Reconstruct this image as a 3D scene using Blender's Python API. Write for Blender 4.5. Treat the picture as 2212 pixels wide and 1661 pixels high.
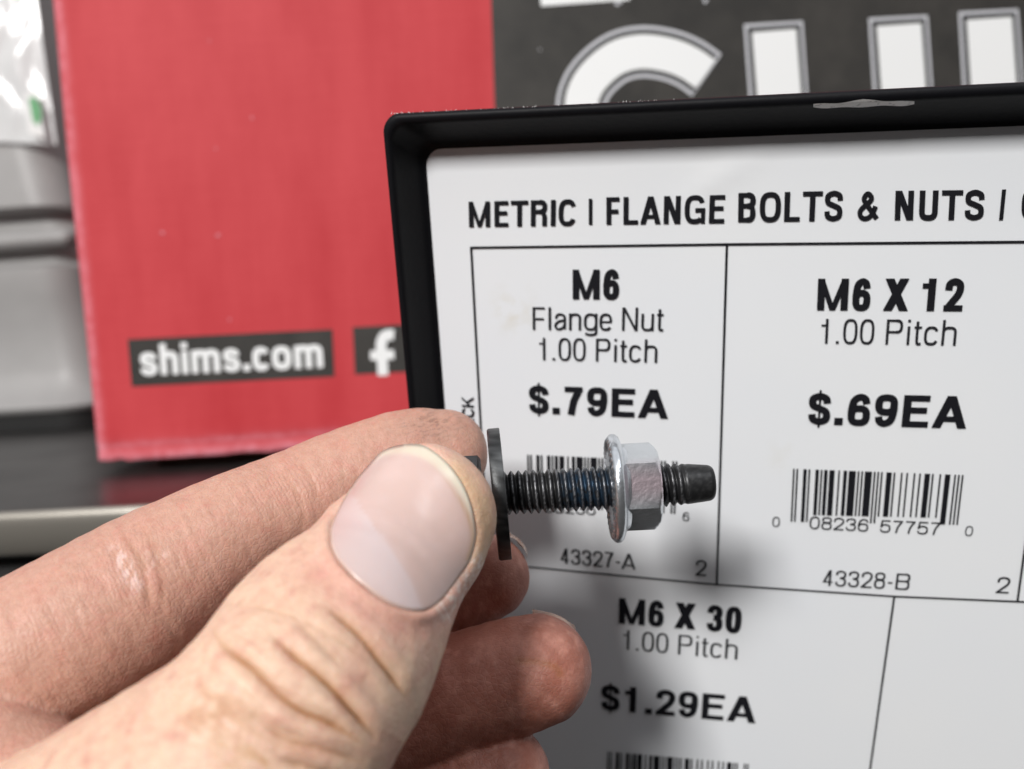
import bpy, math, random
import numpy as np
from mathutils import Matrix, Vector

random.seed(7)
rng = np.random.default_rng(7)
for o in list(bpy.data.objects):
    bpy.data.objects.remove(o)
sc = bpy.context.scene
COL = sc.collection

# ------------------------------------------------------------------ camera
F = 1750.0                 # focal length in units of a 2212 wide picture
CX, CY = 1106.0, 830.5


def V(*a):
    return np.array(a, float)


def unit(a):
    a = np.asarray(a, float)
    return a / np.linalg.norm(a)


def P(px, py, z):          # a sight line at depth z (mm): x right, y down, z forward
    return V((px - CX) / F * z, (py - CY) / F * z, z)


G_DOWN = unit(V(.0620, .9955, .0716))
H_AX = V(1, -.0565, 0)
H_AX = unit(H_AX - G_DOWN * (H_AX @ G_DOWN))
UP = -G_DOWN
FWD = np.cross(UP, H_AX)
M3 = np.array([H_AX, FWD, UP])
BOX_Z = 272.0
BOX_CORNER = P(206, 1000, BOX_Z)
CAM_H = float(BOX_CORNER @ G_DOWN) + 4.0          # mm above the shelf top


def W(p):                  # camera mm -> world metres
    p = np.asarray(p, float)
    q = p @ M3.T
    q = q + V(0, 0, CAM_H)
    return q * 0.001


def Wdir(d):
    return np.asarray(d, float) @ M3.T


cam = bpy.data.cameras.new('camera')
camo = bpy.data.objects.new('camera', cam)
COL.objects.link(camo)
R = np.array([Wdir(V(1, 0, 0)), Wdir(V(0, -1, 0)), Wdir(V(0, 0, -1))]).T
m4 = np.eye(4)
m4[:3, :3] = R
m4[:3, 3] = W(V(0, 0, 0))
camo.matrix_world = Matrix(m4.tolist())
cam.sensor_width = 36
cam.lens = F / 2212 * 36
cam.clip_start = 0.002
cam.clip_end = 50
cam.dof.use_dof = True
cam.dof.focus_distance = 0.109
cam.dof.aperture_fstop = cam.lens / 1.7
sc.camera = camo

# ------------------------------------------------------------------ light
wd = bpy.data.worlds.new('World')
sc.world = wd
wd.use_nodes = True
nt = wd.node_tree
bg = nt.nodes['Background']
tc = nt.nodes.new('ShaderNodeTexCoord')
sp = nt.nodes.new('ShaderNodeSeparateXYZ')
mr = nt.nodes.new('ShaderNodeMapRange')
mr.inputs[1].default_value = -1.0
mr.inputs[2].default_value = 1.0
cr = nt.nodes.new('ShaderNodeValToRGB')
cr.color_ramp.elements[0].position = .30
cr.color_ramp.elements[0].color = (.13, .125, .12, 1)
cr.color_ramp.elements[1].position = .92
cr.color_ramp.elements[1].color = (1.5, 1.53, 1.6, 1)
_e = cr.color_ramp.elements.new(.52)
_e.color = (.225, .225, .225, 1)
nt.links.new(tc.outputs['Generated'], sp.inputs[0])
nt.links.new(sp.outputs['Z'], mr.inputs[0])
nt.links.new(mr.outputs[0], cr.inputs[0])
mr2 = nt.nodes.new('ShaderNodeMapRange')          # ambient dimmed behind the camera, standing in for the viewer's own shade
mr2.inputs[1].default_value, mr2.inputs[2].default_value = -1.0, .1
mr2.inputs[3].default_value, mr2.inputs[4].default_value = .45, 1.15
mul = nt.nodes.new('ShaderNodeVectorMath')
mul.operation = 'SCALE'
nt.links.new(sp.outputs['Y'], mr2.inputs[0])
nt.links.new(cr.outputs[0], mul.inputs[0])
nt.links.new(mr2.outputs[0], mul.inputs['Scale'])
nt.links.new(mul.outputs[0], bg.inputs[0])
bg.inputs[1].default_value = 0.40


def area(name, pos, target, sx, sy, power, col):
    l = bpy.data.lights.new(name, 'AREA')
    l.shape = 'RECTANGLE'
    l.size, l.size_y = sx, sy
    l.energy = power
    l.color = col
    o = bpy.data.objects.new(name, l)
    COL.objects.link(o)
    p = Vector(W(pos))
    t = Vector(W(target))
    o.location = p
    o.rotation_euler = (t - p).to_track_quat('-Z', 'Y').to_euler()
    return o


KEY_DIR = unit(V(-.42, -.44, -.80))
TGT = V(15, 10, 115)
area('ceiling_lamp', TGT + KEY_DIR * 1500, TGT, .29, .29, 27, (1, .985, .96))
area('ceiling_lamp', TGT + unit(V(.25, -.80, -.52)) * 1700, TGT, 1.2, .35, 6, (.97, .985, 1))
sc.view_settings.view_transform = 'Standard'
sc.view_settings.look = 'None'
sc.view_settings.exposure = 0.0
sc.view_settings.gamma = 1
sc.view_settings.use_curve_mapping = False


# ------------------------------------------------------------------ helpers
def mesh_obj(name, verts, faces, mat=None, parent=None, smooth=False, world=False, sharp=None):
    me = bpy.data.meshes.new(name)
    v = np.asarray(verts, float)
    if not world:
        v = W(v)
    me.from_pydata([tuple(x) for x in v], [], [tuple(int(i) for i in f) for f in faces])
    me.validate()
    o = bpy.data.objects.new(name, me)
    COL.objects.link(o)
    if mat:
        me.materials.append(mat)
    if parent is not None:
        o.parent = parent
    if smooth:
        me.polygons.foreach_set('use_smooth', [True] * len(me.polygons))
        if sharp:
            me.set_sharp_from_angle(angle=math.radians(sharp))
    return o


def tag(o, label=None, cat=None, group=None, kind=None):
    if label:
        o['label'] = label
    if cat:
        o['category'] = cat
    if group:
        o['group'] = group
    if kind:
        o['kind'] = kind
    return o


def empty(name, pos):
    o = bpy.data.objects.new(name, None)
    o.empty_display_size = .01
    COL.objects.link(o)
    return o               # kept at the origin so children need no inverse


def mat(name, col, rough=.5, metal=0., spec=.5):
    m = bpy.data.materials.new(name)
    m.use_nodes = True
    b = m.node_tree.nodes['Principled BSDF']
    b.inputs['Base Color'].default_value = (*col, 1)
    b.inputs['Roughness'].default_value = rough
    b.inputs['Metallic'].default_value = metal
    b.inputs['Specular IOR Level'].default_value = spec
    return m


def nodes(m):
    return m.node_tree, m.node_tree.nodes['Principled BSDF']


def N(nt, kind, **kw):
    n = nt.nodes.new(kind)
    for k, v in kw.items():
        if isinstance(v, (int, float, tuple)) and k.startswith('i_'):
            n.inputs[k[2:].replace('_', ' ')].default_value = v
        else:
            setattr(n, k, v)
    return n


def noise_mix(m, c1, c2, scale, detail=6, lo=.35, hi=.65, rough=.6, stretch=(1, 1, 1)):
    """base colour varies between c1 and c2 by a noise in object space"""
    nt, b = nodes(m)
    t = N(nt, 'ShaderNodeTexCoord')
    mp = N(nt, 'ShaderNodeMapping')
    mp.inputs['Scale'].default_value = stretch
    n = N(nt, 'ShaderNodeTexNoise', i_Scale=scale, i_Detail=detail, i_Roughness=rough)
    r = N(nt, 'ShaderNodeValToRGB')
    r.color_ramp.elements[0].position = lo
    r.color_ramp.elements[1].position = hi
    r.color_ramp.elements[0].color = (*c1, 1)
    r.color_ramp.elements[1].color = (*c2, 1)
    nt.links.new(t.outputs['Object'], mp.inputs[0])
    nt.links.new(mp.outputs[0], n.inputs['Vector'])
    nt.links.new(n.outputs['Fac'], r.inputs[0])
    nt.links.new(r.outputs[0], b.inputs['Base Color'])
    return n


def noise_bump(m, scale, strength, dist, detail=4, stretch=(1, 1, 1)):
    nt, b = nodes(m)
    t = N(nt, 'ShaderNodeTexCoord')
    mp = N(nt, 'ShaderNodeMapping')
    mp.inputs['Scale'].default_value = stretch
    n = N(nt, 'ShaderNodeTexNoise', i_Scale=scale, i_Detail=detail)
    bp = N(nt, 'ShaderNodeBump', i_Strength=strength, i_Distance=dist)
    nt.links.new(t.outputs['Object'], mp.inputs[0])
    nt.links.new(mp.outputs[0], n.inputs['Vector'])
    nt.links.new(n.outputs['Fac'], bp.inputs['Height'])
    nt.links.new(bp.outputs[0], b.inputs['Normal'])
    return bp


def catmull(pts, n=10, closed=False):
    p = np.asarray(pts, float)
    out = []
    k = len(p)
    rngk = range(k) if closed else range(k - 1)
    for i in rngk:
        if closed:
            a, b, c, d = p[i - 1], p[i], p[(i + 1) % k], p[(i + 2) % k]
        else:
            a, b, c, d = p[max(i - 1, 0)], p[i], p[i + 1], p[min(i + 2, k - 1)]
        for t in np.linspace(0, 1, n, endpoint=False):
            out.append(.5 * (2 * b + (c - a) * t + (2 * a - 5 * b + 4 * c - d) * t * t + (3 * b - a - 3 * c + d) * t ** 3))
    if not closed:
        out.append(p[-1])
    return np.array(out)


def box_mesh(c0, ax, ay, az, sx, sy, sz, bev=0.0):
    """corner-centred box: centre c0, axes, half sizes; returns verts/faces (bevel is done by rounding the eight corners' edges)"""
    v, f = [], []
    if bev <= 0:
        for k in (-1, 1):
            for j in (-1, 1):
                for i in (-1, 1):
                    v.append(c0 + ax * sx * i + ay * sy * j + az * sz * k)
        f = [(0, 2, 3, 1), (4, 5, 7, 6), (0, 1, 5, 4), (2, 6, 7, 3), (0, 4, 6, 2), (1, 3, 7, 5)]
    return np.array(v), f


# ------------------------------------------------------------------ lettering (own stroke letters, drawn as flat ink)
def superell(cx, cy, rx, ry, a0=0, a1=360, n=40, e=2.8):
    a = np.radians(np.linspace(a0, a1, n))
    c, s = np.cos(a), np.sin(a)
    return np.stack([cx + rx * np.sign(c) * np.abs(c) ** (2 / e), cy + ry * np.sign(s) * np.abs(s) ** (2 / e)], 1)


def stroke(pts, w, closed=False):
    p = np.asarray(pts, float)
    keep = [0] + [i for i in range(1, len(p)) if np.linalg.norm(p[i] - p[i - 1]) > 1e-6]
    p = p[keep]
    n = len(p)
    if closed:
        if np.linalg.norm(p[0] - p[-1]) < 1e-6:
            p = p[:-1]
            n -= 1
        t = np.roll(p, -1, 0) - np.roll(p, 1, 0)
    else:
        t = np.empty_like(p)
        t[1:-1] = p[2:] - p[:-2]
        t[0] = p[1] - p[0]
        t[-1] = p[-1] - p[-2]
    t /= np.linalg.norm(t, axis=1, keepdims=True) + 1e-12
    nn = np.stack([-t[:, 1], t[:, 0]], 1) * w / 2
    L, Rr = p + nn, p - nn
    qs = []
    for i in range(n if closed else n - 1):
        j = (i + 1) % n
        qs.append([Rr[i], Rr[j], L[j], L[i]])
    return qs


def rect(x0, y0, x1, y1):
    return [[V(x0, y0), V(x1, y0), V(x1, y1), V(x0, y1)]]


def para(xa, ya, xb, yb, w):
    return [[V(xa - w / 2, ya), V(xa + w / 2, ya), V(xb + w / 2, yb), V(xb - w / 2, yb)]]


ADV = dict(M=940, E=667, T=650, R=740, I=278, C=722, F=611, L=611, A=722, N=722, G=778, B=722, O=778, S=667, U=722, X=667, P=667, K=722, H=722)
ADV.update({'$': 556, '.': 278, '&': 722, '-': 333, ' ': 278, 'a': 556, 'c': 540, 'e': 556, 'g': 600, 'h': 600, 'i': 260, 'l': 260, 'n': 600, 't': 333, 'u': 600, 'm': 889, 'o': 600, 's': 540, 'f': 333})
for d_ in '0123456789':
    ADV[d_] = 556


def glyph(ch, w, s):
    """quads of one letter, cap height 1, width w, stem s"""
    h = s * .84
    q = []
    xh = .735

    def cbox(pts, y0=0., y1=1., n=8, closed=False, ww=None, x0=0., x1=w):
        a = s if ww is None else ww
        p = np.array([[x0 + a / 2 + u * (x1 - x0 - a), y0 + h / 2 + v * (y1 - y0 - h)] for u, v in pts])
        return stroke(catmull(p, n, closed), a * .95, closed)

    def v(x, y0=0., y1=1.):
        return rect(x, y0, x + s, y1)
    if ch == 'I':
        q = v(0)
    elif ch in 'EFL':
        q = v(0)
        if ch in 'EL':
            q += rect(s, 0, w, h)
        if ch in 'EF':
            q += rect(s, 1 - h, w, 1) + rect(s, .5 - h / 2 + (.03 if ch == 'E' else -.02), w * .92, .5 + h / 2 + (.03 if ch == 'E' else -.02))
    elif ch == 'T':
        q = rect(0, 1 - h, w, 1) + rect(w / 2 - s / 2, 0, w / 2 + s / 2, 1 - h)
    elif ch == 'H':
        q = v(0) + v(w - s) + rect(s, .5 - h / 2, w - s, .5 + h / 2)
    elif ch == 'M':
        q = v(0) + v(w - s) + para(s * .5, 1, w / 2, 0, s * .78) + para(w - s * .5, 1, w / 2, 0, s * .78)
    elif ch == 'N':
        q = v(0) + v(w - s) + para(s * .6, 1, w - s * .6, 0, s * 1.15)
    elif ch == 'A':
        q = para(s * .55, 0, w / 2, 1, s * 1.1) + para(w - s * .55, 0, w / 2, 1, s * 1.1) + rect(w * .25, .2, w * .75, .2 + h * .9)
    elif ch == 'X':
        q = para(s * .6, 0, w - s * .7, 1, s * 1.2) + para(w - s * .6, 0, s * .7, 1, s * 1.2)
    elif ch == 'K':
        q = v(0) + para(s * .9, .36, w - s * .65, 1, s * 1.2) + para(w * .45, .58, w - s * .55, 0, s * 1.15)
    elif ch == 'U':
        p = np.vstack([[[s / 2, 1]], superell(w / 2, .32, w / 2 - s / 2, .32 - h / 2, 180, 360), [[w - s / 2, 1]]])
        q = stroke(p, s)
    elif ch in 'O0':
        q = stroke(superell(w / 2, .5, w / 2 - s / 2, .5 - h / 2), s * .96, True)
    elif ch in 'CG':
        q = stroke(superell(w / 2, .5, w / 2 - s / 2, .5 - h / 2, 28, 332 if ch == 'C' else 318), s * .97)
        if ch == 'G':
            q += rect(w * .52, .40, w, .40 + h) + rect(w - s * .8, 0.0, w, .42)
    elif ch in 'S$':
        S_ = [(1.0, .72), (.92, .91), (.5, 1.0), (.08, .92), (0, .76), (.1, .62), (.5, .52), (.9, .41), (1, .25), (.92, .08), (.5, 0), (.08, .09), (0, .29)]
        q = cbox(S_)
        if ch == '$':
            q += rect(w / 2 - s * .14, -.10, w / 2 + s * .14, 1.10)
    elif ch == '2':
        q = cbox([(0, .68), (.08, .91), (.5, 1), (.92, .91), (1, .72), (.84, .5), (.42, .25), (.04, .02)]) + rect(0, 0, w, h)
    elif ch == '3':
        q = cbox([(0, .74), (.1, .93), (.5, 1), (.88, .92), (.95, .76), (.85, .6), (.4, .53)]) + cbox([(.4, .53), (.88, .46), (1, .27), (.9, .07), (.5, 0), (.1, .07), (0, .27)])
    elif ch == '5':
        q = rect(w * .12, 1 - h, w * .95, 1) + para(s * .55, .42, s * .55 + w * .1, 1, s * .95) + cbox([(.04, .47), (.25, .62), (.55, .65), (.9, .56), (1, .33), (.9, .08), (.5, 0), (.1, .07), (0, .24)])
    elif ch in '69':
        q = stroke(superell(w / 2, .32, w / 2 - s / 2, .32 - h / 2), s * .95, True) + cbox([(.97, .74), (.86, .93), (.52, 1), (.14, .86), (0, .5), (0, .32)])
        if ch == '9':
            q = [[V(w, 1) - a for a in k] for k in q]
    elif ch == '7':
        q = rect(0, 1 - h, w, 1) + stroke(catmull([(w - s * .6, 1 - h * .9), (w * .52, .5), (w * .36, 0)], 8), s * 1.02)
    elif ch == '1':
        q = rect(w * .72 - s, 0, w * .72, 1) + rect(w * .72 - s - .16, .70, w * .72 - s, .70 + h * .85) + para(w * .72 - s * .6, .70, w * .72 - s * .35, 1, s * .7)
    elif ch == '4':
        q = rect(w * .82 - s, 0, w * .82, 1) + rect(0, .21, w, .21 + h * .9) + para(s * .5, .25, w * .82 - s * .6, 1, s * 1.05)
    elif ch == '8':
        q = stroke(superell(w / 2, .285, w / 2 - s / 2, .285 - h / 2 + .01), s * .95, True) + stroke(superell(w / 2, .76, w / 2 - s / 2 - .02, .24 - h / 2), s * .92, True)
    elif ch in 'PRB':
        y = .46 if ch == 'P' else .48
        top = superell(w - s / 2 - .19, (1 + y) / 2, .19, (1 - y) / 2 - h / 2, 90, -90, 20)
        q = v(0) + stroke(np.vstack([[[s * .5, 1 - h / 2]], top, [[s * .5, y + h / 2]]]), h)
        q += stroke(superell(w - s / 2 - .19, (1 + y) / 2, .19, (1 - y) / 2 - h / 2, 90, -90, 20), s)
        if ch == 'R':
            q += rect(w - s * 1.0, 0, w - s * .02, .38) + para(w - s * .5, .36, w - s * .8, .52, s)
        if ch == 'B':
            b = superell(w - s / 2 - .19, (y + h) / 2, .19, y / 2, 90, -90, 20)
            q += stroke(np.vstack([[[s * .5, y + h / 2]], b, [[s * .5, h / 2]]]), h) + stroke(b, s)
    elif ch == '&':
        q = cbox([(1.04, -.02), (.35, .62), (.24, .82), (.45, 1), (.68, .84), (.58, .68), (.12, .40), (0, .2), (.14, .03), (.42, 0), (.72, .14), (.95, .48)])
    elif ch == '.':
        q = rect(w / 2 - s * .55, 0, w / 2 + s * .55, s * 1.05)
    elif ch == '-':
        q = rect(0, .34, w, .34 + h)
    elif ch == 'l':
        q = v(0)
    elif ch == 'i':
        q = v(0, 0, xh) + v(0, 1 - s * .95, 1)
    elif ch in 'nhm':
        q = v(0, 0, 1 if ch == 'h' else xh)
        if ch != 'm':
            ar = np.vstack([superell(w / 2, xh - .26, w / 2 - s / 2, .26 - h / 2, 180, 0), [[w - s / 2, 0]]])
            q += stroke(ar, s)
        else:
            hw = (w + s) / 2
            for k in (0, 1):
                x = k * (w - s) / 2
                ar = np.vstack([superell(x + hw / 2, xh - .24, hw / 2 - s / 2, .24 - h / 2, 180, 0), [[x + hw - s / 2, 0]]])
                q += stroke(ar, s)
    elif ch == 'u':
        ar = np.vstack([[[s / 2, xh]], superell(w / 2, .26, w / 2 - s / 2, .26 - h / 2, 180, 360)])
        q = stroke(ar, s) + v(w - s, 0, xh)
    elif ch == 'o':
        q = stroke(superell(w / 2, xh / 2, w / 2 - s / 2, xh / 2 - h / 2), s, True)
    elif ch == 'c':
        q = stroke(superell(w / 2, xh / 2, w / 2 - s / 2, xh / 2 - h / 2, 30, 330), s)
    elif ch == 'e':
        q = stroke(superell(w / 2, xh / 2, w / 2 - s / 2, xh / 2 - h / 2, 0, 325), s) + rect(s * .6, xh / 2 - h * .35, w - s * .2, xh / 2 + h * .5)
    elif ch == 'a':
        q = cbox([(.05, .72), (.2, .95), (.55, 1), (.9, .9), (.96, .7), (.96, .0)], 0, xh) + cbox([(.96, .60), (.35, .52), (.02, .3), (.1, .06), (.4, 0), (.8, .12), (.96, .34)], 0, xh)
    elif ch == 'g':
        q = stroke(superell(w / 2, xh / 2, w / 2 - s / 2, xh / 2 - h / 2), s, True) + v(w - s, 0, xh) + stroke(catmull([(w - s / 2, .02), (w - s / 2 - .02, -.14), (w / 2, -.24 + h / 2), (s * .6, -.14)], 8), s)
    elif ch == 's':
        S_ = [(.97, .72), (.88, .92), (.5, 1.0), (.08, .92), (0.02, .76), (.12, .61), (.5, .51), (.9, .40), (1, .25), (.92, .08), (.5, 0), (.08, .09), (0, .28)]
        q = cbox(S_, 0, xh)
    elif ch == 't':
        q = stroke(catmull([(w * .42, .93), (w * .42, .2), (w * .55, h * .55), (w, h * .55)], 10), s) + rect(0, xh - h, w, xh)
    elif ch == 'f':
        q = stroke(catmull([(w * .42, 0), (w * .42, .7), (w * .55, 1 - h * .6), (w, 1 - h * .6)], 10), s) + rect(0, xh - h, w * .95, xh)
    return q


def word_quads(text, length, s, bear=1.0):
    """quads of a word fitted to total ink length (cap height 1)"""
    sbs = {}
    for c in set(text):
        a = 12 if c in 'AXTK' else (40 if c in 'OCGS$0235689ceosag&' else 66)
        sbs[c] = a * bear if c not in 'ftiLl.' else 45 * bear
    adv = [ADV[c] for c in text]
    total = sum(adv) - sbs[text[0]] - sbs[text[-1]]
    k = length / total
    x = -sbs[text[0]] * k
    out = []
    for c, a in zip(text, adv):
        if c != ' ':
            gw = (a - 2 * sbs[c]) * k
            if c in 'Iil':
                gw = s
            gx = x + (a * k - gw) / 2
            for qd in glyph(c, gw, s):
                out.append([V(gx + p[0], p[1]) for p in qd])
        x += a * k
    return out


class Plane:
    """a flat face: origin, two axes, and a way to find where a sight line meets it"""
    def __init__(s, o, u, v, n):
        s.o, s.u, s.v, s.n = o, u, v, n

    def at(s, px, py):
        d = P(px, py, 1.0)
        t = (s.o @ s.n) / (d @ s.n)
        p = d * t - s.o
        return V(p @ s.u, p @ s.v)

    def p3(s, uv, off=0.0):
        uv = np.asarray(uv, float)
        return s.o + np.outer(uv[..., 0].ravel(), s.u) + np.outer(uv[..., 1].ravel(), s.v) + s.n * off


INK_STEP = [0]


def ink(name, quads, plane, off, mt, parent, mapf=None):
    verts, faces = [], []
    for i, qd in enumerate(quads):
        b = len(verts)
        pts = np.array([mapf(p) if mapf is not None else p for p in qd])
        e1, e2 = pts[1] - pts[0], pts[2] - pts[0]
        verts += list(plane.p3(pts, off + (i % 40) * 4e-4))
        idx = list(range(b, b + len(qd)))
        faces.append(idx)
    return mesh_obj(name, verts, faces, mt, parent)


def word(name, text, xa, ya, xb, yb, hpx, sratio, plane, off, mt, parent, bear=1.0):
    a, b = plane.at(xa, ya), plane.at(xb, yb)
    lean = (xa - 1330) / 1000 * .06 + (ya - 500) / 600 * (xa - 1200) / 1000 * .09
    top = plane.at(xa + lean * hpx, ya - hpx)
    cap = np.linalg.norm(top - a)
    ex = (b - a)
    L = np.linalg.norm(ex)
    ex = ex / L
    ey = (top - a) / cap
    qs = word_quads(text, L / cap, sratio, bear)
    return ink(name, qs, plane, off, mt, parent, lambda p: a + ex * p[0] * cap + ey * p[1] * cap)


# ------------------------------------------------------------------ price sign
Rs = np.array([[.9777, .0459, .2048], [.0228, .9467, -.3212], [-.2086, .3187, .9246]])
Ts = V(-7.03, -22.73, 135.0)
SU, SV = unit(Rs[:, 0]), unit(Rs[:, 1])
SV = unit(SV - SU * (SU @ SV))
SN = -np.cross(SU, SV)                      # towards the viewer
card_pl = Plane(Ts, SU, SV, SN)

black_plastic = mat('black_plastic', (.0055, .0055, .007), .5, 0, .12)
noise_bump(black_plastic, 900, .12, .0004)
paper = mat('white_card', (.80, .805, .815), .5, spec=.35)
noise_mix(paper, (.765, .785, .82), (.80, .81, .825), 18, 3, .3, .7)
ink_black = mat('black_ink', (.010, .010, .013), .7, 0, .12)
ink_grey = mat('thin_black_ink', (.02, .02, .024), .7, 0, .12)

sign = empty('price_sign', None)
tag(sign, 'white price card for metric flange bolts in a raised black plastic rim', 'price sign')

cl = card_pl.at(925, 400)
corner = card_pl.at(920, 322)
topv = card_pl.at(1100, 312)
c_u0 = card_pl.at(925, 420)[0]
c_v0 = .5 * (card_pl.at(1100, 312)[1] + card_pl.at(2100, 279)[1])
c_u1, c_v1 = c_u0 + 175, c_v0 + 150


def rrect(u0, v0, u1, v1, r, n=8):
    out = []
    for cx, cy, a0 in ((u1 - r, v0 + r, -90), (u1 - r, v1 - r, 0), (u0 + r, v1 - r, 90), (u0 + r, v0 + r, 180)):
        for a in np.radians(np.linspace(a0, a0 + 90, n)):
            out.append((cx + r * math.cos(a), cy + r * math.sin(a)))
    return np.array(out)


# the card: a sheet with a faint diagonal crease, tucked under the rim
def card_h(u, v):
    a, b = card_pl.at(1475, 425), card_pl.at(1610, 335)
    d = unit(b - a)
    s = (V(u, v) - a) @ V(-d[1], d[0])
    t = (V(u, v) - a) @ d
    return .45 * math.exp(-(s / 2.0) ** 2) * (1 if s > 0 else .3) * math.exp(-((t - 6) / 7) ** 2)


nu, nv = 120, 100
us = np.linspace(c_u0 - 1.5, c_u1 + 1.5, nu)
vs = np.linspace(c_v0 - 1.5, c_v1 + 1.5, nv)
cv = [card_pl.p3(V(u, v)[None], -.12 + card_h(u, v) * .6)[0] for v in vs for u in us]
cf = [(j * nu + i, j * nu + i + 1, (j + 1) * nu + i + 1, (j + 1) * nu + i) for j in range(nv - 1) for i in range(nu - 1)]
card = mesh_obj('card', cv, cf, paper, sign, True)
_st = np.zeros(nu * nv, np.float32)
_uv = np.array([(u, v) for v in vs for u in us])
for _x, _y, _r, _a in ((1108, 672, 3.2, .5), (1140, 700, 2.0, .3), (1690, 985, 2.5, .2)):
    _q = card_pl.at(_x, _y)
    _st = np.maximum(_st, _a * np.exp(-((_uv - _q) ** 2).sum(1) / _r ** 2).astype(np.float32))
_at = card.data.attributes.new('stain', 'FLOAT', 'POINT')
_at.data.foreach_set('value', _st)
_nt, _b = nodes(paper)
_sa = N(_nt, 'ShaderNodeAttribute', attribute_name='stain')
_tc = N(_nt, 'ShaderNodeTexCoord')
_sn = N(_nt, 'ShaderNodeTexNoise', i_Scale=380.0, i_Detail=5.0)
_nt.links.new(_tc.outputs['Object'], _sn.inputs['Vector'])
_sr = N(_nt, 'ShaderNodeMapRange')
_sr.inputs[1].default_value, _sr.inputs[2].default_value = .42, .7
_nt.links.new(_sn.outputs['Fac'], _sr.inputs[0])
_sm = N(_nt, 'ShaderNodeMath', operation='MULTIPLY')
_nt.links.new(_sa.outputs['Fac'], _sm.inputs[0])
_nt.links.new(_sr.outputs[0], _sm.inputs[1])
_mx = N(_nt, 'ShaderNodeMixRGB')
_mx.inputs[2].default_value = (.62, .57, .46, 1)
_old = _b.inputs['Base Color'].links[0].from_socket
_nt.links.new(_sm.outputs[0], _mx.inputs[0])
_nt.links.new(_old, _mx.inputs[1])
_nt.links.new(_mx.outputs[0], _b.inputs['Base Color'])
noise_bump(paper, 1600, .10, .00006, 4)

# rim: outer wall, lip, sloping inner wall
rim_d = 7.0
o_u0 = card_pl.at(838, 420)[0]
prof = [(-5.3, -6.0, 3.4), (-5.5, rim_d - 1.0, 3.4), (-5.35, rim_d - .3, 3.3), (-5.0, rim_d, 3.2), (-4.35, rim_d - .05, 3.0), (-3.95, rim_d - .4, 2.8), (-3.75, rim_d - 1.0, 2.8), (-1.5, 1.2, 3.0), (-.7, .25, 3.2), (0.0, .05, 3.2), (.1, -.4, 3.2)]
rv, rf = [], []
NR = 8
for (d, hgt, r) in prof:
    ring = rrect(c_u0 + d * .80, c_v0 + d * 1.04, c_u1 - d, c_v1 - d, 2.75, NR)
    rv += list(card_pl.p3(ring, hgt))
nr = 4 * NR
for i in range(len(prof) - 1):
    for j in range(nr):
        k = (j + 1) % nr
        rf.append((i * nr + j, i * nr + k, (i + 1) * nr + k, (i + 1) * nr + j))
rim = mesh_obj('rim', rv, rf, black_plastic, sign, True, sharp=50)
# back plate so the sign has a back
bk = rrect(c_u0 - 4.1, c_v0 - 5.2, c_u1 + 5.2, c_v1 + 5.2, 3, NR)
mesh_obj('back_plate', card_pl.p3(bk, -5.9), [list(range(nr))], black_plastic, sign)

# worn white scuff on the lip
sc_mat = mat('scuffed_white', (.55, .55, .54), .6)
noise_mix(sc_mat, (.45, .45, .45), (.85, .84, .83), 1100, 3, .3, .45)
from mathutils.bvhtree import BVHTree
_rw = W(np.array(rv))
rim_bvh = BVHTree.FromPolygons([tuple(x) for x in _rw], [tuple(f) for f in rf])
cam_w = Vector(W(V(0, 0, 0)))


def on_rim(px, py, off=.04):
    d = Vector(W(P(px, py, 100.0))) - cam_w
    hit = rim_bvh.ray_cast(cam_w, d.normalized())
    if hit[0] is None:
        return None
    n = hit[1] if hit[1].dot(d) < 0 else -hit[1]
    return np.array(hit[0] + n * off * .001)


sv_, sf_ = [], []
NX_, NY_ = 44, 8
for i in range(NX_ + 1):
    t = i / NX_
    x = 1757 + 218 * t
    mid = 227.5 - 7 * t + 1.5 * math.sin(9 * t)
    hw = 8.5 * (math.sin(math.pi * min(max(t * .94 + .03, 0), 1)) ** .4) * (.8 + .2 * math.sin(14 * t + 1))
    for j in range(NY_ + 1):
        sv_.append(on_rim(x, mid + hw * (2 * j / NY_ - 1)))
for i in range(NX_):
    for j in range(NY_):
        q = (i * (NY_ + 1) + j, i * (NY_ + 1) + j + 1, (i + 1) * (NY_ + 1) + j + 1, (i + 1) * (NY_ + 1) + j)
        if all(sv_[k] is not None for k in q):
            sf_.append(q)
sv_ = [v if v is not None else np.zeros(3) for v in sv_]
mesh_obj('scuff', sv_, sf_, sc_mat, rim, True, world=True)
# frayed burrs along the moulded edge near the corner
fl_v, fl_f = [], []
for q in range(70):
    u = c_u0 - 3 + 44 * rng.random() ** 1.6
    a = rng.normal() * .9
    ln, wd_ = .10 + .28 * rng.random() ** 3, .022 + .03 * rng.random()
    vv_ = c_v0 - 5.65
    d1 = V(math.sin(a), -math.cos(a)) * ln
    d2 = V(math.cos(a), math.sin(a)) * wd_
    h_ = rim_d - .35 - .6 * rng.random()
    p = V(u, vv_)
    b = len(fl_v)
    fl_v += list(card_pl.p3(np.array([p - d2, p + d2, p + d1 + d2 * .3, p + d1 - d2 * .3]), h_))
    fl_f.append((b, b + 1, b + 2, b + 3))
mesh_obj('lip_wear', fl_v, fl_f, sc_mat, rim)

OFF = .10


def sw(name, text, xa, ya, xb, yb, h, s, m=None, bear=1.0):
    return word(name, text, xa, ya, xb, yb, h, s, card_pl, OFF, m or ink_black, card, bear)


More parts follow.
